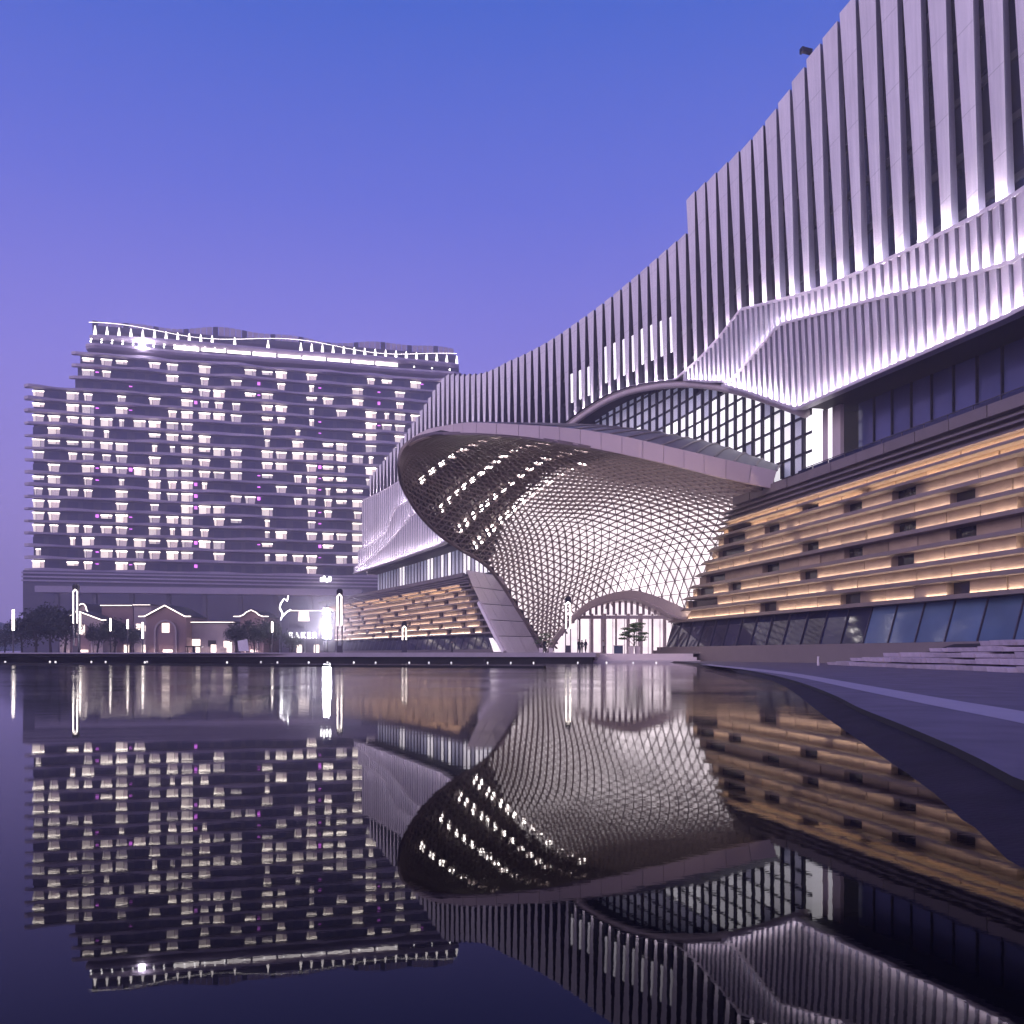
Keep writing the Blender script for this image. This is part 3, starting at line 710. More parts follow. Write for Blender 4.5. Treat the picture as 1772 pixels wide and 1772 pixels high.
# cladding of the left leg, in courses
lr = [(864, 995, 101), (880, 1022, 103.5), (895, 1048, 105.5), (910, 1075, 107), (925, 1101, 108.5), (938, 1130, 109.5)]
ll = [(806, 985, 150), (818, 1015, 147), (832, 1044, 143), (846, 1072, 139), (860, 1100, 135), (876, 1130, 131)]
LR = [px(*c)+Vector((-.3, .4, 0)) for c in lr]; LL = [px(*c) for c in ll]
for k in range(5):
    a0, a1, b0, b1 = LL[k], LL[k+1], LR[k], LR[k+1]; g_ = .04
    a0, b0 = a0+(a1-a0)*g_, b0+(b1-b0)*g_; th = Vector((.5, .5, 0))
    for q in range(3):
        f0, f1 = q/3+.004, (q+1)/3-.004; L_ = lambda a, b, f: a+(b-a)*f
        MB().hexa([L_(a1, b1, f0), L_(a1, b1, f1), L_(a1, b1, f1)+th, L_(a1, b1, f0)+th], [L_(a0, b0, f0), L_(a0, b0, f1), L_(a0, b0, f1)+th, L_(a0, b0, f0)+th]).build('leg_panel', M_leg, canopy)
m = MB(); m.tube([v+Vector((-.2, -.2, 0)) for v in LL[2:]], .45, 6); m.build('leg_edge', M_white, canopy)
MB().hexa([px(854, 1128, 150), px(872, 1128, 148), px(872, 1128, 152), px(854, 1128, 154)], [px(846, 1104, 150), px(853, 1104, 148), px(853, 1104, 152), px(846, 1104, 154)]).build('glow_end_wall', E_lobby, canopy)  # wall given its own glow in place of light falling on it
# portal arch, doors and lit lobby
ao = [(946, 1130), (955, 1108), (986, 1071), (1021, 1040), (1069, 1024), (1104, 1022.5), (1140, 1033), (1171, 1046), (1200, 1060)]
ai = [(955, 1130), (963, 1111), (991, 1077), (1029, 1050), (1069, 1038.5), (1104, 1038.5), (1135, 1050), (1160, 1064), (1192, 1080)]
AO = [px(x, y, 107.5) for x, y in ao]; AI = [px(x, y, 109.5) for x, y in ai]; bkv = Vector((0, 7, 0))
m = MB(); m.loft([[cr1(AO, t), cr1(AI, t), cr1(AI, t)+bkv, cr1(AO, t)+bkv] for t in [i/40 for i in range(41)]]); m.build('portal_arch', M_white, canopy)
m = MB(); m.tube([cr1(AI, i/40)+Vector((0, -.15, .1)) for i in range(41)], .14, 6); m.build('portal_trim', M_leg, canopy)
DL = 113.
for k in range(24):
    x0, x1 = 958+k*10.2, 958+(k+1)*10.2-1.4
    yt = min(1130, ain((x0+x1)/2)+2)
    if yt < 1064:
        MB().hexa([px(x0, 1064, DL), px(x1-4, 1064, DL), px(x1-4, 1064, DL+.4), px(x0, 1064, DL+.4)], [px(x0, yt, DL), px(x1-4, yt, DL), px(x1-4, yt, DL+.4), px(x0, yt, DL+.4)]).build('lunette_slat', M_leg, canopy)
    y2 = max(1071, yt)
    if y2 < 1120 and k % 2 == 0:
        MB().hexa([px(x0, 1131, DL), px(x0+1.1, 1131, DL), px(x0+1.1, 1131, DL+.3), px(x0, 1131, DL+.3)], [px(x0, y2, DL), px(x0+1.1, y2, DL), px(x0+1.1, y2, DL+.3), px(x0, y2, DL+.3)]).build('door_mullion', M_leg, canopy)
MB().hexa([px(992, 1071, DL-.1), px(1190, 1071, DL-.1), px(1190, 1071, DL+.5), px(992, 1071, DL+.5)], [px(992, 1065, DL-.1), px(1190, 1065, DL-.1), px(1190, 1065, DL+.5), px(992, 1065, DL+.5)]).build('lintel', M_white, canopy)
for k in range(9):
    x0 = 1003+k*21; MB().tube([px(x0, 1131.3, 117), px(x0, 1062, 117)], .14+.1*(k % 3), 8).build('lobby_column', M_white if k % 3 else M_leg, canopy)
MB().quad(px(940, 1131, 121), px(1215, 1131, 121), px(1215, 1020, 121), px(940, 1020, 121)).build('lobby_wall', E_lobby, canopy)  # back wall glows itself, standing in for the lobby lamps

# ------------------------------------------------------------------ hotel
hA, hB = Vector(px(50, 1131, 296)[:2]), Vector(px(803, 1131, 331.8)[:2]); hd = (hB-hA).normalized(); hn = Vector((hd.y, -hd.x)); HL = (hB-hA).length
def Hh(u, off, z): v = hA + hd*u + hn*off; return Vector((v.x, v.y, z))
hotel = thing('hotel_tower', 'wide hotel tower with wavy balconies and hundreds of lit windows behind the pond', 'hotel', Hh(HL/2, 0, .985))
FH, FZ, NF = 4.16, 29.5, 18
def ustart(f): return 0 if f < 15 else 13 + (f-15)*.8
m = MB()
for f in range(NF):
    u0 = ustart(f)+1.5
    m.hexa([Hh(u0, 0, FZ+f*FH), Hh(HL-1, 0, FZ+f*FH), Hh(HL-1, -22, FZ+f*FH), Hh(u0, -22, FZ+f*FH)], [Hh(u0, 0, FZ+(f+1)*FH-.02), Hh(HL-1, 0, FZ+(f+1)*FH-.02), Hh(HL-1, -22, FZ+(f+1)*FH-.02), Hh(u0, -22, FZ+(f+1)*FH-.02)])
m.build('recessed_wall', M_hwall, hotel)
for f in range(NF+1):
    z = FZ+f*FH; u0 = ustart(min(f, NF-1)) if f != 15 else 0; N = 90; secs = []
    for k in range(N+1):
        u = u0-1.2+(HL+2.4-u0)*k/N
        wv = 1.9+.55*math.sin(u*.16+f*.55)+.35*math.sin(u*.41-f*.8)
        if k in (0, N): wv *= .4
        h = .5+.2*math.sin(u*.23+f)
        secs.append([Hh(u, -.3, z-.28), Hh(u, wv, z-.28), Hh(u, wv+.1, z+h), Hh(u, wv-.12, z+h), Hh(u, wv-.15, z), Hh(u, -.3, z)])
    MB().loft(secs).build('balcony', M_hslab, hotel)
pitch = HL/28
def winmesh(wd, ht, nar):
    m = MB(); q = lambda u, z, o=0: Hh(u, .06+o, z)-Hh(0, 0, 0)
    sp_ = wd*(.18 if nar > .85 else -.2); lo = .25*(1-nar)*ht
    m.quad(q(-wd/2*nar, lo), q(sp_-.07, 0), q(sp_-.07, ht-.32), q(-wd/2*.96, ht-.32), 0)
    m.quad(q(sp_+.07, 0), q(wd/2*nar, lo), q(wd/2*.96, ht-.32), q(sp_+.07, ht-.32), 2)
    m.quad(q(-wd/2, ht-.32, .15), q(wd/2, ht-.32, .15), q(wd/2, ht, .15), q(-wd/2, ht, .15), 1)
    m.quad(q(-wd/2, ht-.32, .15), q(wd/2, ht-.32, .15), q(wd/2*.96, ht-.32), q(-wd/2*.96, ht-.32), 1)
    return m
WM = [winmesh(3.9, 2.8, .95), winmesh(3.7, 2.7, .8), winmesh(2.7, 2.7, .8), winmesh(3.7, 1.3, .95), winmesh(1.6, 2.7, .9)]
WME = [q.mesh('window', [E_win, E_wintop, E_curt]) for q in WM]
lit = []; dk = MB()
for f in range(NF):
    for c in range(28):
        u = (c+.5)*pitch + (-.25 if c % 2 else .25)
        if u-2 < ustart(f): continue
        pr = (.72 if f < 15 else .45) * (.45 if c in (6, 13, 16) else 1) * (1 if f > 0 else .35)
        if f < 8 and 9 < c < 17: pr *= .8
        z = FZ+f*FH+.55
        if rnd.random() < pr: lit.append((f, c, u, z))
        else: dk.quad(Hh(u-1.7, .04, z), Hh(u+1.7, .04, z), Hh(u+1.7, .04, z+2.6), Hh(u-1.7, .04, z+2.6))
dk.build('unlit_window', M_bglass, hotel, kind='stuff')
lit.sort(key=lambda q: q[1]); RESTW = MB()
for k, (f, c, u, z) in enumerate(lit):
    v = rnd.choices(range(5), (5, 4, 2, 2, 1.3))[0]; o = Hh(u, 0, z + (1.3 if v == 3 else 0))
    if k < 299: link('window', WME[v], hotel, Matrix.Translation(o))
    else:
        b = WM[v]
        for fc, mi in zip(b.f, b.m): RESTW.add([Vector(b.v[i])+o for i in fc], [tuple(range(len(fc)))], mi)
if RESTW.v: RESTW.build('window', [E_win, E_wintop, E_curt], hotel, kind='stuff')
for c in (3, 5, 9, 13, 17, 21, 24):
    for f in range(NF):
        if rnd.random() < .42 and (c+.97)*pitch > ustart(f)+2:
            q = Hh((c+1.0)*pitch, .3, FZ+f*FH+2.6); MB().box(q, (1.0, .4, rnd.choice((.25, .25, 1.1))), math.atan2(hd.y, hd.x)).build('accent_light', E_mag, hotel)
# crown: two lit terraces under a wavy screen
ang = math.atan2(hd.y, hd.x)
ZC0 = FZ+NF*FH+2.0
def slab(u0, u1, z, h, pr, name, mt, wav=.6, inn=-20):
    secs = []
    for k in range(81):
        u = u0+(u1-u0)*k/80; wv = pr+wav*math.sin(u*.09+z) - (pr*.8 if k in (0, 80) else (pr*.25 if k in (1, 79) else 0))
        secs.append([Hh(u, inn, z), Hh(u, wv-.8, z), Hh(u, wv, z+h*.5), Hh(u, wv, z+h), Hh(u, inn, z+h)])
    return MB().loft(secs).build(name, mt, hotel)
slab(18, HL-1, ZC0, 1.5, 2.4, 'crown_slab', M_hslab); slab(19, HL-2, ZC0+3.6, 1.5, 2.0, 'crown_slab', M_hslab); slab(20, HL-3, ZC0+5.1, 3.6, -.5, 'crown_wall', M_hwall, .1)
slab(20, HL-2, ZC0+1.5, 2.1, -.2, 'crown_wall', M_hwall, .1)
def wavez(u): return ZC0+8.3 + 1.2*math.cos((u-26)*2*math.pi/62) - .004*u
for k in range(34):
    u = 21+k*(HL-24)/33; zz = ZC0+5.1
    if 62 < u < 88 and k % 3: continue
    MB().box(Hh(u, .6, zz+1.4), (.35, .35, 2.8), ang).build('uplit_column', M_hslab, hotel)
    MB().add([Hh(u-.55, .9, zz+.05), Hh(u+.55, .9, zz+.05), Hh(u+.14, .9, zz+3.0), Hh(u-.14, .9, zz+3.0)], [(0, 1, 2, 3)]).build('uplight_wash', E_crown, hotel)  # glowing tapered sheet shaped as the light washing up the column
for k in range(38):
    u = 20+k*1.55*.62*1.05 if k < 26 else 20+k*3.4; uu = 20+(HL-26)*k/37
    if uu < 58 or k % 2: MB().box(Hh(uu, 2.7, ZC0+2.0), (.45, .3, .45), ang).build('terrace_lamp', E_dot, hotel)
    if uu < 64: MB().box(Hh(uu, 2.0, ZC0+3.1), (.45, .3, .4), ang).build('terrace_lamp', E_dot, hotel)
for k in range(9):
    u = 47+k*8.8; MB().box(Hh(u+4, 1.0, ZC0+2.75), (8.1, .3, rnd.uniform(.9, 1.4)), ang).build('lit_terrace', E_crown, hotel)
m = MB()
for k in range(100):
    a, b = 19+(HL-22)*k/100, 19+(HL-22)*(k+1)/100; m.bar(Hh(a, 1.0, wavez(a)), Hh(b, 1.0, wavez(b)), .09, .09, (0, 0, 1))
m.build('light_string', E_crown, hotel)
for k in range(110):
    u = 19+(HL-22)*k/109; zt = ZC0+11.6+1.0*math.sin(u*.10+1)+.6*math.sin(u*.23)
    if k % 2 == 0: MB().bar(Hh(u, -5, ZC0+8.6), Hh(u, -5, zt), .12, .12, (1, 0, 0)).build('screen_post', M_hslab, hotel)
for dz in (0, -1.2, -2.4):
    m = MB(); m.tube([Hh(19+(HL-22)*k/60, -5, ZC0+11.6+dz+1.0*math.sin((19+(HL-22)*k/60)*.10+1)+.6*math.sin((19+(HL-22)*k/60)*.23)) for k in range(61)], .12, 4); m.build('screen_rail', M_hslab, hotel)
def ztw(u): return ZC0+11.3+.8*math.sin(u*.10+1)+.5*math.sin(u*.23)
for k in range(64):
    a, b = 19.5+(HL-23)*k/64, 19.5+(HL-23)*(k+1)/64-.25
    MB().hexa([Hh(a, -2, ZC0+8.4), Hh(b, -2, ZC0+8.4), Hh(b, -2.2, ZC0+8.4), Hh(a, -2.2, ZC0+8.4)], [Hh(a, -2, ztw(a)), Hh(b, -2, ztw(b)), Hh(b, -2.2, ztw(b)), Hh(a, -2.2, ztw(a))]).build('screen_panel', M_hslab if k % 5 else M_hwall, hotel)
MB().box(Hh(36.5, 3.2, ZC0+1.9), (2.0, .6, 2.0), ang).build('floodlight', E_flood, hotel)
# base of the hotel with its pale canopy line
MB().hexa([Hh(-1, 3, .5), Hh(HL, 3, .5), Hh(HL, -25, .5), Hh(-1, -25, .5)], [Hh(-1, 3, FZ-.35), Hh(HL, 3, FZ-.35), Hh(HL, -25, FZ-.35), Hh(-1, -25, FZ-.35)]).build('base_block', M_hbase, hotel)
for k in range(3): MB().hexa([Hh(-1.4, 3.01, 25.5+k*1.3), Hh(HL, 3.01, 25.5+k*1.3), Hh(HL, 3.4, 25.5+k*1.3), Hh(-1.4, 3.4, 25.5+k*1.3)], [Hh(-1.4, 3.01, 26+k*1.3), Hh(HL, 3.01, 26+k*1.3), Hh(HL, 3.4, 26+k*1.3), Hh(-1.4, 3.4, 26+k*1.3)]).build('cornice', M_hslab, hotel)
# elevated walkway in front of the hotel
wk = thing('elevated_walkway', 'long pale elevated walkway crossing in front of the hotel base', 'walkway', px(330, 1131, 262)-Vector((0, 0, .015)))
a, b = px(60, 1014, 255), px(625, 1032, 270); a.z = b.z = 21.0
th = Vector((0, 4, 0)); dn = Vector((0, 0, -1.9))
MB().hexa([a+dn, b+dn, b+dn+th, a+dn+th], [a, b, b+th, a+th]).build('deck', M_hslab, wk)
for k in range(9):
    c = a+(b-a)*(k+.5)/9+Vector((0, 2, 0)); MB().hexa([(c.x-.6, c.y-.6, .985), (c.x+.6, c.y-.6, .985), (c.x+.6, c.y+.6, .985), (c.x-.6, c.y+.6, .985)], [(c.x-.6, c.y-.6, 19), (c.x+.6, c.y-.6, 19), (c.x+.6, c.y+.6, 19), (c.x-.6, c.y+.6, 19)]).build('pillar', M_hbase, wk)
# low hill and station roof on the far left
m = MB(); rows_ = []
for i in range(15):
    rr = []
    for j in range(40):
        x = -420+j*8; y = 330+i*12; hh = 26*math.exp(-((x+290)/70)**2)*math.exp(-((i-6)/5)**2)+3*math.sin(j*.9+i*.6)*math.exp(-((i-6)/5)**2)*.6
        rr.append((x, y, .9+max(0, hh)))
    rows_.append(rr)
m.loft(rows_, closed=False, caps=False); struct(m.build('hill', M_leaf, None, True))

# ------------------------------------------------------------------ waterside town
def strip(m, pts, w_=.22):
    for a, b in zip(pts, pts[1:]): m.bar(a, b, w_, w_, (0, 1, 0))
def house(name, label, xl, xr, yb, yeave, yridge, D, kind, mt):
    t = thing(name, label, 'house', px((xl+xr)/2, 1131, D)-Vector((0, 0, .015)))
    L, Rr = px(xl, 1131, D).x, px(xr, 1131, D).x; ze, zr = px(0, yeave, D).z, px(0, yridge, D).z; dep = 11; c = (L+Rr)/2
    if kind == 'gable': prof = [(L, ze), (c, zr), (Rr, ze)]
    elif kind == 'curve': prof = [(L, ze), (L+(c-L)*.35, ze+(zr-ze)*.25), (L+(c-L)*.55, ze+(zr-ze)*.62), (c, zr), (Rr-(c-L)*.55, ze+(zr-ze)*.62), (Rr-(c-L)*.35, ze+(zr-ze)*.25), (Rr, ze)]
    elif kind == 'round': prof = [(L, ze)] + [(c+(Rr-L)*.33*math.cos(a), ze+(zr-ze)*(.35+.65*math.sin(a))) for a in [math.pi*(1-i/8) for i in range(9)]] + [(Rr, ze)]
    else: prof = [(L, ze), (L, zr), (Rr, zr), (Rr, ze)]
    ring = [(L, .985), *prof, (Rr, .985)] if kind != 'flat' else [(L, .985), (L, zr), (Rr, zr), (Rr, .985)]
    MB().loft([[Vector((x, D+o, z)) for x, z in ring] for o in (0, dep)]).build('wall', mt, t)
    m = MB()
    for a, b in zip(prof, prof[1:]):
        if kind == 'flat' and a[0] == b[0]: continue
        m.hexa([(a[0], D-.5, a[1]+.02), (b[0], D-.5, b[1]+.02), (b[0], D+dep+.3, b[1]+.02), (a[0], D+dep+.3, a[1]+.02)], [(a[0], D-.5, a[1]+.32), (b[0], D-.5, b[1]+.32), (b[0], D+dep+.3, b[1]+.32), (a[0], D+dep+.3, a[1]+.32)])
    rf = m.build('roof', M_tile, t)
    m = MB(); o = .0
    pr = prof if kind != 'flat' else [(L, zr), (Rr, zr)]
    if kind in ('gable', 'curve'): pr = [(pr[0][0]-1.1, pr[0][1])] + pr + [(pr[-1][0]+1.1, pr[-1][1])]
    strip(m, [Vector((x, D-.62, z+.12)) for x, z in pr], .14 if kind != 'flat' else .10); m.build('trim_light', E_trim, rf)
    wd = Rr-L
    if kind in ('gable', 'curve', 'round'):
        aw = wd*.26; az = 1+(ze-1)*.62
        arch_ = [(c-aw, 1.0), (c-aw, az)] + [(c+aw*math.cos(a), az+aw*math.sin(a)) for a in [math.pi*(1-i/8) for i in range(1, 8)]] + [(c+aw, az), (c+aw, 1.0)]
        m = MB(); strip(m, [Vector((x, D-.2, z)) for x, z in arch_], .3); dr = m.build('arch_frame', M_plaster, t)
        MB().add([(x, D-.03, z) for x, z in arch_], [tuple(range(len(arch_)))]).build('arch_glass', M_brick, t)
        MB().box((c, D-.1, az+aw*.3), (aw*.7, .1, aw*.9)).build('window', E_shop, t)
        MB().box((c+aw*.2, D-.1, 1.5), (aw*.9, .1, .5)).build('window', E_shop, t)
    if kind == 'flat':
        for k in range(max(1, int(wd/3))):
            MB().box((L+(k+.6)*wd/max(1, int(wd/3)), D-.08, 1.9), (1.0, .1, 1.7)).build('doorway', E_shop, t)
    for k in range(max(2, int(wd/2.2))):
        MB().box((L+(k+.5)*wd/max(2, int(wd/2.2)), D-1.0, 1.06), (.35, .3, .14)).build('added_uplight', E_up, t)  # ground lamps added to wash the facade with warm light
    nwin = max(2, int(wd/2.6))
    for k in range(nwin):
        xx = L+(k+.5)*wd/nwin
        if kind != 'flat' and abs(xx-c) < wd*.3: continue
        MB().box((xx, D-.06, 1+(ze-1)*rnd.uniform(.3, .75)), (wd/nwin*.5, .1, 1.2)).build('window', E_shop if rnd.random() < .7 else M_hole, t)
    return t
house('town_house', 'brick gabled house outlined with bright roof lights and a tall arch', 252, 322, 1128, 1068, 1049, 165, 'gable', M_brick)
house('town_house', 'narrow house with a scalloped lit gable beside the white board', 416, 456, 1128, 1068, 1057, 165, 'curve', M_brick)
house('town_house', 'low dark house with lit eaves behind the leftmost lamp post', 103, 178, 1128, 1074, 1060, 170, 'gable', M_plaster)
house('town_house', 'small house with a lit round gable right of the leftmost lamp post', 133, 156, 1128, 1062, 1046, 178, 'round', M_plaster)
house('shop_row', 'flat roofed shop with a glowing eaves line left of the gabled house', 176, 230, 1128, 1060, 1049, 176, 'flat', M_brick)
house('shop_row', 'flat lit shop block tucked against the gabled brick house', 232, 262, 1128, 1060, 1048, 174, 'flat', M_plaster)
house('shop_row', 'low pinkish shop row with lit doorways between gabled and scalloped houses', 326, 408, 1128, 1090, 1078, 168, 'flat', M_plaster)
house('shop_row', 'dark booth building beside the floodlight', 500, 560, 1128, 1072, 1058, 172, 'flat', M_hbase)
# glowing door lights in the shop row
# decorated light tree, sign letters, flood light
sg = thing('shop_sign', 'white glowing sign letters above the booth beside the floodlight', 'sign', px(524, 1097, 160))
cu = bpy.data.curves.new('letters', 'FONT'); cu.body = 'BAKER'; cu.size = 1.5; cu.extrude = .06; cu.align_x = 'CENTER'; cu.space_character = 1.25
tob = bpy.data.objects.new('letters_tmp', cu); COL.objects.link(tob)
dg = bpy.context.evaluated_depsgraph_get(); me = bpy.data.meshes.new_from_object(tob.evaluated_get(dg)); bpy.data.objects.remove(tob)
me.materials.clear(); me.materials.append(E_sign)
o = link('letters', me, sg); o.location = (0, 0, -.75); o.rotation_euler = (R(90), 0, 0)
MB().box(px(524, 1097, 160.4), (6.0, .2, 2.0)).build('backing_board', M_hbase, sg)
for x_ in (502, 546): MB().bar(px(x_, 1131, 160.4), px(x_, 1097, 160.4), .2, .2, (0, 1, 0)).build('post', M_pole, sg)
fl = thing('floodlight_mast', 'blazing white floodlight mast at the corner of the far stone podium', 'floodlight', px(566, 1131, 150)-Vector((0, 0, .015)))
b = px(566, 1131, 150); b.z = .985
MB().tube([b, b+Vector((0, 0, 8.6))], [.18, .12], 8).build('mast', M_pole, fl)
for k in range(4): MB().box(b+Vector((0, -.2, 3.2+k*1.35)), (1.0+.25*(k == 0)+.2*(k == 1), .35, 1.05), 0).build('lamp_panel', E_flood, fl)
pl = thing('projector_screen', 'small bright white screen mounted above the sign letters', 'screen', px(524, 1131, 168)-Vector((0, 0, .015)))
MB().hexa([px(516, 1075, 168), px(536, 1075, 168), px(536, 1075, 168.4), px(516, 1075, 168.4)], [px(517, 1058, 168), px(534, 1058, 168), px(534, 1058, 168.4), px(517, 1058, 168.4)]).build('panel', E_shop, pl)
MB().bar(px(526, 1131, 168.2), px(526, 1075, 168.2), .4, .3, (0, 1, 0)).build('stand', M_pole, pl)
lt = thing('light_sculpture', 'branching line of white fairy lights rising beside the screen', 'sculpture', px(487, 1131, 162)-Vector((0, 0, .015)))
pts = [px(486, 1131, 162), px(486, 1073, 162), px(489, 1062, 162), px(484, 1052, 162), px(486, 1044, 162)]
MB().tube(pts[:2], .14, 6).build('pole', M_pole, lt); MB().tube(pts[1:], .13, 5).build('light_line', E_sign, lt)
MB().tube([px(488, 1068, 162), px(495, 1060, 162), px(503, 1055, 162)], .1, 5).build('light_line', E_sign, lt)
MB().tube([px(486, 1044, 162), px(492, 1036, 162), px(497, 1040, 162), px(499, 1031, 162)], .11, 5).build('light_line', E_sign, lt)
hs = thing('hotel_glyph_sign', 'row of small white sign glyphs glowing on the hotel base above the floodlight', 'lamp', Hh(102, 3.4, 27))
for k, (x_, y_) in enumerate(((556, 1003), (561, 1001), (566, 1004), (571, 1002))): MB().box(px(x_, y_, 312), (.7, .5, 1.3+.4*(k % 2)), ang).build('lamp', E_dot, hs)  # plain glowing boxes standing in for the glyphs of a sign
# white board, picnic table
wbd = thing('white_board', 'leaning white board standing on the promenade near the scalloped house', 'board', px(421, 1131, 118)-Vector((0, 0, .015)))
MB().hexa([px(413, 1127, 118), px(431, 1127, 118), px(431, 1127, 118.1), px(413, 1127, 118.1)], [px(411, 1109, 118.5), px(428, 1106, 118.5), px(428, 1106, 118.6), px(411, 1109, 118.6)]).build('sheet', M_white, wbd)
for x_ in (416, 428): MB().bar(px(x_, 1130, 118.6), px(x_-2, 1110, 118.65), .08, .08, (0, 1, 0)).build('leg', M_pole, wbd)
tb = thing('picnic_table', 'dark flat topped table on the promenade before the brick house', 'table', px(336, 1131, 112)-Vector((0, 0, .015)))
MB().box(px(336, 1119, 112), (2.0, 1.0, .14)).build('table_top', M_mulld, tb)
MB().box(px(336, 1125, 112), (.3, .3, .95)).build('pedestal', M_mulld, tb)
for s_ in (-1, 1): MB().bar(px(336+s_*11, 1130, 112), px(336+s_*11, 1120, 112), .08, .08, (0, 1, 0)).build('leg', M_mulld, tb)

# trees
def tree(name, label, base, ht, rad, n, lm, seed, group=None, flat=False):
    r = random.Random(seed); t = thing(name, label, 'tree', base, group); b = Vector(base)
    top = b+Vector((r.uniform(-.3, .3), r.uniform(-.3, .3), ht*.62)); m = MB()
    m.tube([b, b+(top-b)*.5+Vector((r.uniform(-.1, .1)*ht*.2, 0, 0)), top], [ht*.03, ht*.022, ht*.01], 7); cl = []
    nl = 7 if not flat else 14
    for k in range(nl):
        a = k*2.4+r.random(); f = (.35+.6*k/nl) if not flat else (.0+.98*k/nl)
        if flat: q = b+Vector((math.cos(a)*rad*(1.05-f*.75), math.sin(a)*rad*(1.05-f*.75), ht*(.26+.70*f)))
        else: q = b+Vector((math.cos(a)*rad*.6*r.uniform(.5, 1), math.sin(a)*rad*.6*r.uniform(.5, 1), ht*(.42+.42*f*r.uniform(.8, 1.1))))
        m.tube([b+(top-b)*min(.95, f), (b+(top-b)*f+q)/2+Vector((0, 0, .08*ht)), q], [ht*.012, ht*.008, ht*.004], 5); cl.append((q, rad*r.uniform(.4, .62)))
    m.build('trunk', M_bark, t)
    if not flat: cl.append((b+Vector((0, 0, ht*.75)), rad*.7)); cl.append((b+Vector((0, 0, ht*.5)), rad*.7))
    m = MB(); sz = ht*.028
    for k in range(n):
        q, rr = r.choice(cl); d = Vector((r.gauss(0, 1), r.gauss(0, 1), r.gauss(0, 1))).normalized()*rr*r.random()**.4
        if flat: d.z *= .22
        c = q+d; u = Vector((r.gauss(0, 1), r.gauss(0, 1), r.gauss(0, 1))).normalized(); v = u.orthogonal().normalized(); s_ = sz*r.uniform(.6, 1.5)
        m.quad(c-u*s_, c-v*s_*.6, c+u*s_, c+v*s_*.6)
    m.build('crown', lm, t); return t
gz = lambda x, D: Vector(((x-CX)/F*D, D, .985))
for k, (x_, D, ht, rad, lab) in enumerate(((38, 150, 6.2, 3.2, 'low dark shrub tree at the far left end of the promenade'), (62, 140, 7.2, 3.4, 'bushy dark tree second from the left end of the promenade'), (88, 146, 8.4, 3.6, 'tallest dark tree left of the leftmost lamp post'), (112, 138, 6.8, 3.2, 'dark tree just left of the leftmost lamp post'), (168, 150, 5.2, 2.4, 'small tree before the low dark house'), (198, 156, 6.4, 2.6, 'slim tree before the flat roofed shop with glowing eaves'), (226, 154, 5.0, 2.2, 'short tree left of the gabled brick house'), (408, 150, 5.4, 2.2, 'dark tree left of the scalloped house'), (440, 148, 5.6, 2.8, 'dense dark tree before the scalloped house'), (468, 152, 6.0, 2.4, 'dark tree right of the scalloped house'), (505, 150, 3.6, 2.2, 'low bush below the glowing sign letters'), (8, 160, 4.5, 3.0, 'dim bush at the very edge of the far left bank'))):
    tree('park_tree', lab, gz(x_, D), ht, rad, 1500, M_leaf, 100+k)
def planter(x, D, wpx, hpx, lab):
    t = thing('planter', lab, 'planter', gz(x, D)+Vector((0, 0, .01))); c = gz(x, D); w_ = wpx/F*D/2; h = hpx/F*D; z = .995
    MB().hexa([(c.x-w_*.85, D-w_*.85, z), (c.x+w_*.85, D-w_*.85, z), (c.x+w_*.85, D+w_*.85, z), (c.x-w_*.85, D+w_*.85, z)], [(c.x-w_, D-w_, z+h), (c.x+w_, D-w_, z+h), (c.x+w_, D+w_, z+h), (c.x-w_, D+w_, z+h)]).build('pot', M_white, t)
    MB().box((c.x, D, z+h+.01), (w_*1.8, w_*1.8, .04)).build('soil', M_bark, t)
planter(1092, 106, 9, 13, 'white planter under the layered pine, left one of the pair'); planter(1103, 106.4, 9, 13, 'white planter under the layered pine, right one of the pair')
planter(936, 103, 7, 10, 'small white planter at the foot of the canopy leg, beside the person in black'); planter(953, 103, 7, 10, 'white planter at the canopy leg under the small potted tree')
tree('layered_pine', 'green cloud pruned pine in front of the entrance doors', gz(1097, 106.2)+Vector((0, 0, .9)), 3.1, 1.45, 2600, M_leaf2, 5, flat=True)
tree('potted_tree', 'small leafy potted tree at the foot of the canopy leg', gz(943, 103.4)+Vector((0, 0, .7)), 1.9, .95, 700, M_leaf2, 9, flat=True)

# ------------------------------------------------------------------ lamp posts
def lamp(x, ytop, ybase, D, lab, lit=True, lower=True):
    b = gz(x, D); top = px(x, ytop, D).z; h = top-b.z; t = thing('lamp_post', lab, 'lamp post', b)
    m = MB()
    for s_ in (-1, 1): m.bar(b+Vector((s_*.30, 0, 0)), b+Vector((s_*.30, 0, h-.4)), .10, .3, (0, 1, 0))
    m.box(b+Vector((0, 0, .5)), (.7, .34, 1.0)); m.build('post', M_pole, t)
    MB().box(b+Vector((0, 0, h-.2)), (.72, .5, .5)).box(b+Vector((0, 0, h+.12)), (.5, .4, .2)).build('cap', M_mulld, t)
    if lit:
        m = MB(); lo = h*.45 if lower else h*.55
        m.tube([b+Vector((-.26, -.22, lo)), b+Vector((-.26, -.22, h-.75)), b+Vector((0, -.22, h-.45)), b+Vector((.26, -.22, h-.75)), b+Vector((.26, -.22, lo))], .065, 6); m.build('lamp_tube', E_tube, t)
lamp(131.5, 1014, 1127, 112, 'tall twin tube lamp post at the left end of the promenade'); lamp(588, 1022, 1128, 110, 'tall twin tube lamp post beside the floodlight')
lamp(983, 1035, 1132, 104, 'twin tube lamp post before the lattice canopy leg'); lamp(700, 1078, 1128, 122, 'shorter lit lamp post in front of the far stone podium')
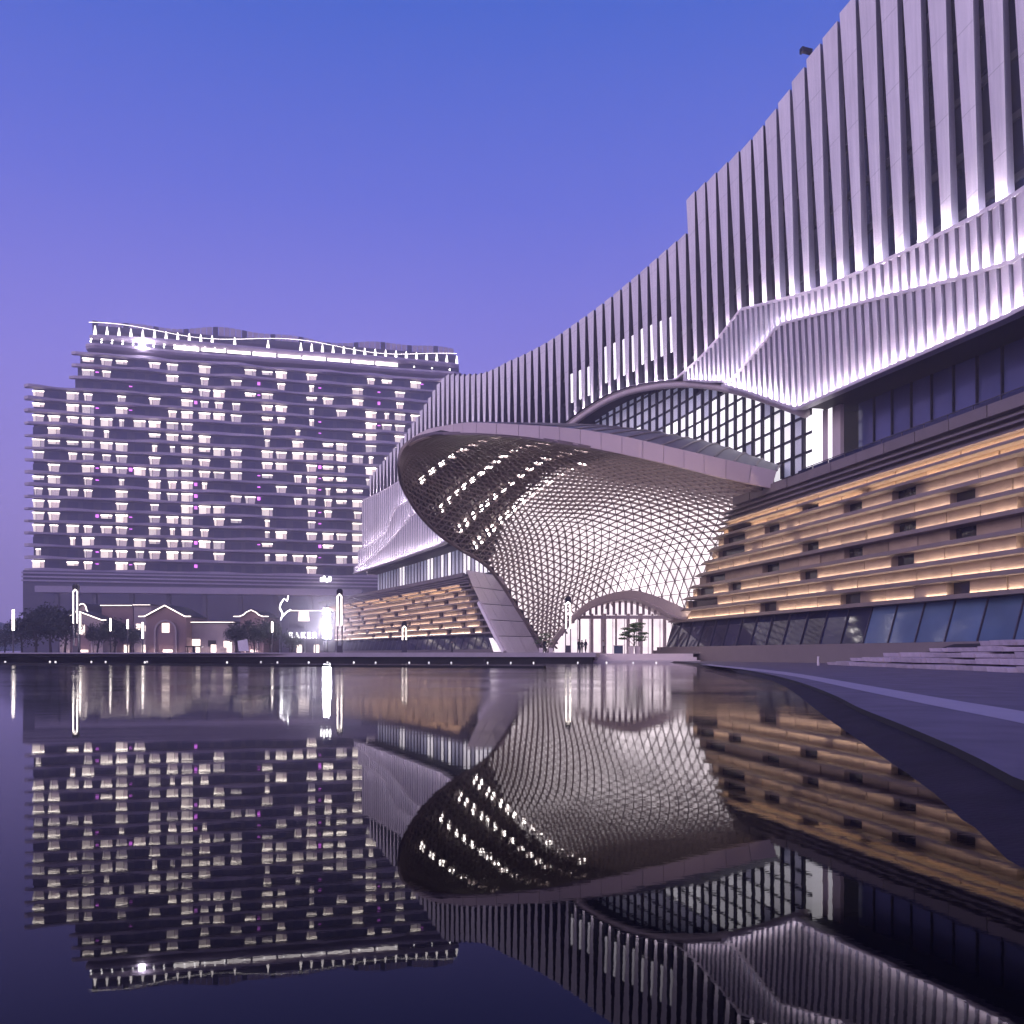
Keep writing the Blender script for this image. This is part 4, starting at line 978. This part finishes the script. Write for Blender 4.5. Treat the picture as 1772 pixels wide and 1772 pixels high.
def light_bollard(x, yt, yb, D, lab, wd=.5):
    b = gz(x, D); t = thing('light_column', lab, 'lamp', b); h0, h1 = px(x, yb, D).z-.985, px(x, yt, D).z-.985
    MB().tube([b, b+Vector((0, 0, h0))], .12, 6).build('post', M_pole, t); MB().tube([b+Vector((0, 0, h0)), b+Vector((0, 0, h1))], wd*.32, 8).build('light_tube', E_tube, t)
light_bollard(23, 1055, 1091, 130, 'thick white light column at the far left of the promenade', .55); light_bollard(138, 1062, 1096, 128, 'white light column just right of the leftmost lamp post', .5)
light_bollard(191, 1070, 1092, 150, 'slim light column before the flat roofed shop with glowing eaves', .4); light_bollard(221, 1072, 1088, 150, 'short light column left of the gabled brick house', .5); light_bollard(247, 1077, 1105, 150, 'light column against the left side of the gabled brick house', .5)
light_bollard(471, 1076, 1094, 150, 'warm light column right of the scalloped house', .5)
# small marker lights on the low weir and the quay
for k in range(26):
    t_ = 4+k*3.0+rnd.uniform(-.9, .9)
    if 22 < t_ < 30: continue
    q = q2(t_+4, .8+rnd.uniform(0, 5), 0)
    o = MB().box((q.x, q.y, .04), (.16, .12, .10)).box((q.x, q.y, .11), (.09, .08, .05)).build('marker_light', E_mark); tag(o, 'small white marker light floating on the water below the promenade edge', 'light', 'marker lights under the promenade')

# ------------------------------------------------------------------ terrace of rough stone steps on the right
steps = thing('stone_terrace', 'terrace of rough pale stone slabs stacked in long steps on the right plaza', 'terrace', (24, 45, .15))
for k, xpx in enumerate((1415, 1466, 1530, 1610, 1690)):
    z0 = .152+.32*k; D0 = 66-k*1.2
    lf = lambda y: 23.9-.055*(66-y)+.75*k
    yend = min(66, next((y/4 for y in range(270, 60, -1) if CX+F*lf(y/4)/(y/4) >= xpx), 60)); y = yend
    while y > 14:
        L_ = rnd.uniform(1.2, 2.6); y2 = y-L_; j0 = rnd.uniform(-.25, .2); hz = .28+rnd.uniform(-.09, .03)
        x0, x1 = lf(y)+j0, lf(y2)+j0+rnd.uniform(-.08, .08)
        MB().hexa([(x0+.05, y-.04, z0), (x1+.05, y2+.04, z0), (x1+1.6, y2+.04, z0), (x0+1.6, y-.04, z0)], [(x0-.05+rnd.uniform(0, .06), y-.03, z0+hz), (x1-.05, y2+.03, z0+hz+rnd.uniform(-.02, .02)), (x1+1.6, y2+.03, z0+hz), (x0+1.6, y-.03, z0+hz)]).build('stone_slab', M_step, steps)
        y = y2
MB().hexa([(25.2, 14, .15), (34, 14, .15), (36, 62, .15), (26.2, 62, .15)], [(27.4, 14, 1.62), (34, 14, 1.62), (36, 56, 1.62), (28.6, 56, 1.62)]).build('fill', M_dark, steps)
bo = tag(MB().tube([(21.9, 62, .15), (21.9, 62, .75)], [.09, .07], 8).tube([(21.9, 62, .75), (21.9, 62, .8)], [.1, .06], 8).build('bollard', M_white), 'small white bollard at the low end of the stone terrace', 'bollard')

# ------------------------------------------------------------------ people
def person(lab, x, D, zf, h, face, top, leg, seed, arm=0):
    r = random.Random(seed); b = gz(x, D); b.z = zf; t = thing('person', lab, 'person', b)
    me = bpy.data.meshes.new('body'); s = h/1.72
    J = {'pel': (0, 0, .95), 'wst': (0, .0, 1.08), 'chs': (0, 0, 1.32), 'nck': (0, 0, 1.46), 'hdb': (0, -.01, 1.55), 'hdt': (0, -.015, 1.66)}
    V, E, RD = [], [], []
    def add(p_, rd, par=None):
        V.append(tuple(c*s for c in p_)); RD.append(rd*s)
        if par is not None: E.append((par, len(V)-1))
        return len(V)-1
    pe = add(J['pel'], .15); ws = add(J['wst'], .13, pe); ch = add(J['chs'], .165, ws); nk = add(J['nck'], .06, ch); hb = add(J['hdb'], .085, nk); add(J['hdt'], .088, hb)
    st = r.uniform(.06, .16)
    for sg_ in (-1, 1):
        hp = add((sg_*.09, 0, .86), .10, pe); kn = add((sg_*.10, -.03+sg_*st*.4, .48), .068, hp); an = add((sg_*.10, .02+sg_*st, .09), .045, kn); add((sg_*.11, -.13+sg_*st, .04), .04, an)
        sh = add((sg_*.19, 0, 1.38), .062, ch); el = add((sg_*.25, .03, 1.12), .048, sh)
        wr = add((sg_*.22, -.10-(arm*.1), .90+arm*.18), .034, el); hd_ = add((sg_*.21, -.14-(arm*.1), .82+arm*.2), .04, wr)
    me.from_pydata(V, E, []); o = bpy.data.objects.new('body', me); COL.objects.link(o); o.parent = t
    md = o.modifiers.new('skin', 'SKIN')
    for i, rd in enumerate(RD): me.skin_vertices[0].data[i].radius = (rd, rd*(.72 if i in (0, 1, 2) else 1))
    me.skin_vertices[0].data[0].use_root = True
    sb = o.modifiers.new('sub', 'SUBSURF'); sb.levels = 1; sb.render_levels = 1
    # one material that follows height on the body: shoes, trousers, top, skin
    m_ = bpy.data.materials.new('clothes'); m_.use_nodes = True; n_ = m_.node_tree; pb = n_.nodes['Principled BSDF']; pb.inputs['Roughness'].default_value = .85
    tcn = n_.nodes.new('ShaderNodeTexCoord'); sp_ = n_.nodes.new('ShaderNodeSeparateXYZ'); n_.links.new(tcn.outputs['Object'], sp_.inputs[0])
    dv = n_.nodes.new('ShaderNodeMath'); dv.operation = 'DIVIDE'; dv.inputs[1].default_value = 1.75*s; n_.links.new(sp_.outputs['Z'], dv.inputs[0])
    rp = n_.nodes.new('ShaderNodeValToRGB'); rp.color_ramp.interpolation = 'CONSTANT'; n_.links.new(dv.outputs[0], rp.inputs[0]); el_ = rp.color_ramp.elements
    el_[0].position = 0; el_[0].color = (.015, .015, .015, 1); el_[1].position = .06; el_[1].color = (*leg, 1)
    for pz, c_ in ((.55, top), (.845, (.42, .26, .2))): k_ = el_.new(pz); k_.color = (*c_, 1)
    n_.links.new(rp.outputs[0], pb.inputs['Base Color']); me.materials.append(m_)
    hm = MB(); c0 = Vector((0, .01, 1.645))*s; secs = []
    for i in range(5):
        a = i/4*math.pi*.5; rr_ = .105*math.cos(a)+.004
        secs.append([c0+Vector((math.cos(q)*rr_*s, math.sin(q)*rr_*1.1*s+.012*s, .095*math.sin(a)*s)) for q in [2*math.pi*k/10 for k in range(10)]])
    h_ = bpy.data.objects.new('hair', hm.loft(secs).mesh('hair', M_hair, True)); COL.objects.link(h_); h_.parent = t
    fm = MB(); fm.add([Vector(q)*s for q in ((0, -.125, 1.60), (-.015, -.10, 1.585), (.015, -.10, 1.585), (0, -.10, 1.625))], [(0, 1, 2), (0, 2, 3), (0, 3, 1)])
    f_ = bpy.data.objects.new('nose', fm.mesh('nose', M_skin)); COL.objects.link(f_); f_.parent = t
    t.rotation_euler.z = face
BLK, NAV, WHT, GRY = (.012, .012, .016), (.02, .022, .05), (.55, .52, .55), (.06, .055, .07)
person('person in black standing between the white planters at the canopy leg', 942.5, 100.5, 1.0, 1.72, 2.6, BLK, BLK, 1)
person('person in dark jacket with hands on hips, left of the group at the doors', 1001.5, 104.5, .996, 1.72, 2.2, BLK, NAV, 2, 1)
person('person in dark clothes in the middle of the group at the doors', 1007, 106, .996, 1.66, 3.4, GRY, GRY, 3)
person('person in navy standing at the right of the group at the doors', 1013.5, 104.5, .996, 1.70, 3.9, NAV, BLK, 4)
person('person in a white top and dark trousers walking alone inside the doorway', 1044.5, 108, .996, 1.68, 1.2, WHT, GRY, 5)
person('person walking on the promenade in front of the far stone podium glass', 782, 116, 1.0, 1.66, 1.6, GRY, NAV, 6)
kio = thing('reception_desk', 'dark blue desk standing inside the entrance doors', 'desk', gz(1070, 110.5)+Vector((0, 0, .01)))
c = gz(1070, 110.5); MB().box((c.x, c.y, 1.5), (1.1, .6, 1.0)).build('front', M_bglass2, kio); MB().box((c.x, c.y, 2.03), (1.25, .75, .06)).build('top', M_white, kio)

# ------------------------------------------------------------------ lit mist added to give the floodlight its glow
mi_ = px(562, 1085, 152); secs = []
for i in range(1, 12):
    a = math.pi*i/12; secs.append([mi_+Vector((15*math.sin(a)*math.cos(q), 12*math.sin(a)*math.sin(q), -9.6*math.cos(a)+4.6)) for q in [2*math.pi*k/20 for k in range(20)]])
ms = MB().loft(secs).build('glow_mist', bpy.data.materials.new('flood_glow_mist'), None, kind='stuff')
hm = ms.data.materials[0]; hm.use_nodes = True; n = hm.node_tree; n.nodes.clear()
mo = n.nodes.new('ShaderNodeOutputMaterial'); pv = n.nodes.new('ShaderNodeVolumePrincipled'); pv.inputs['Color'].default_value = (.92, .88, 1, 1)
tcn = n.nodes.new('ShaderNodeNewGeometry'); vm = n.nodes.new('ShaderNodeVectorMath'); vm.operation = 'SUBTRACT'; vm.inputs[1].default_value = (mi_.x, mi_.y, mi_.z+1)
sc_ = n.nodes.new('ShaderNodeVectorMath'); sc_.operation = 'MULTIPLY'; sc_.inputs[1].default_value = (1/14, 1/11, 1/10)
ln = n.nodes.new('ShaderNodeVectorMath'); ln.operation = 'LENGTH'; mr = n.nodes.new('ShaderNodeMapRange'); mr.interpolation_type = 'SMOOTHSTEP'
mr.inputs[1].default_value = 1.0; mr.inputs[2].default_value = 0.0; mr.inputs[3].default_value = 0; mr.inputs[4].default_value = .026
n.links.new(tcn.outputs['Position'], vm.inputs[0]); n.links.new(vm.outputs[0], sc_.inputs[0]); n.links.new(sc_.outputs[0], ln.inputs[0]); n.links.new(ln.outputs['Value'], mr.inputs[0]); n.links.new(mr.outputs[0], pv.inputs['Density']); n.links.new(pv.outputs[0], mo.inputs['Volume'])
# ------------------------------------------------------------------ evening haze
hz = MB().box((0, 0, 61), (2500, 2500, 134)).build('haze', bpy.data.materials.new('haze_air')); hz['kind'] = 'stuff'
hm = hz.data.materials[0]; hm.use_nodes = True; n = hm.node_tree; n.nodes.clear()
mo = n.nodes.new('ShaderNodeOutputMaterial'); pv = n.nodes.new('ShaderNodeVolumePrincipled')
pv.inputs['Color'].default_value = (.90, .82, .96, 1); pv.inputs['Density'].default_value = .0010; pv.inputs['Anisotropy'].default_value = .2
n.links.new(pv.outputs[0], mo.inputs['Volume'])
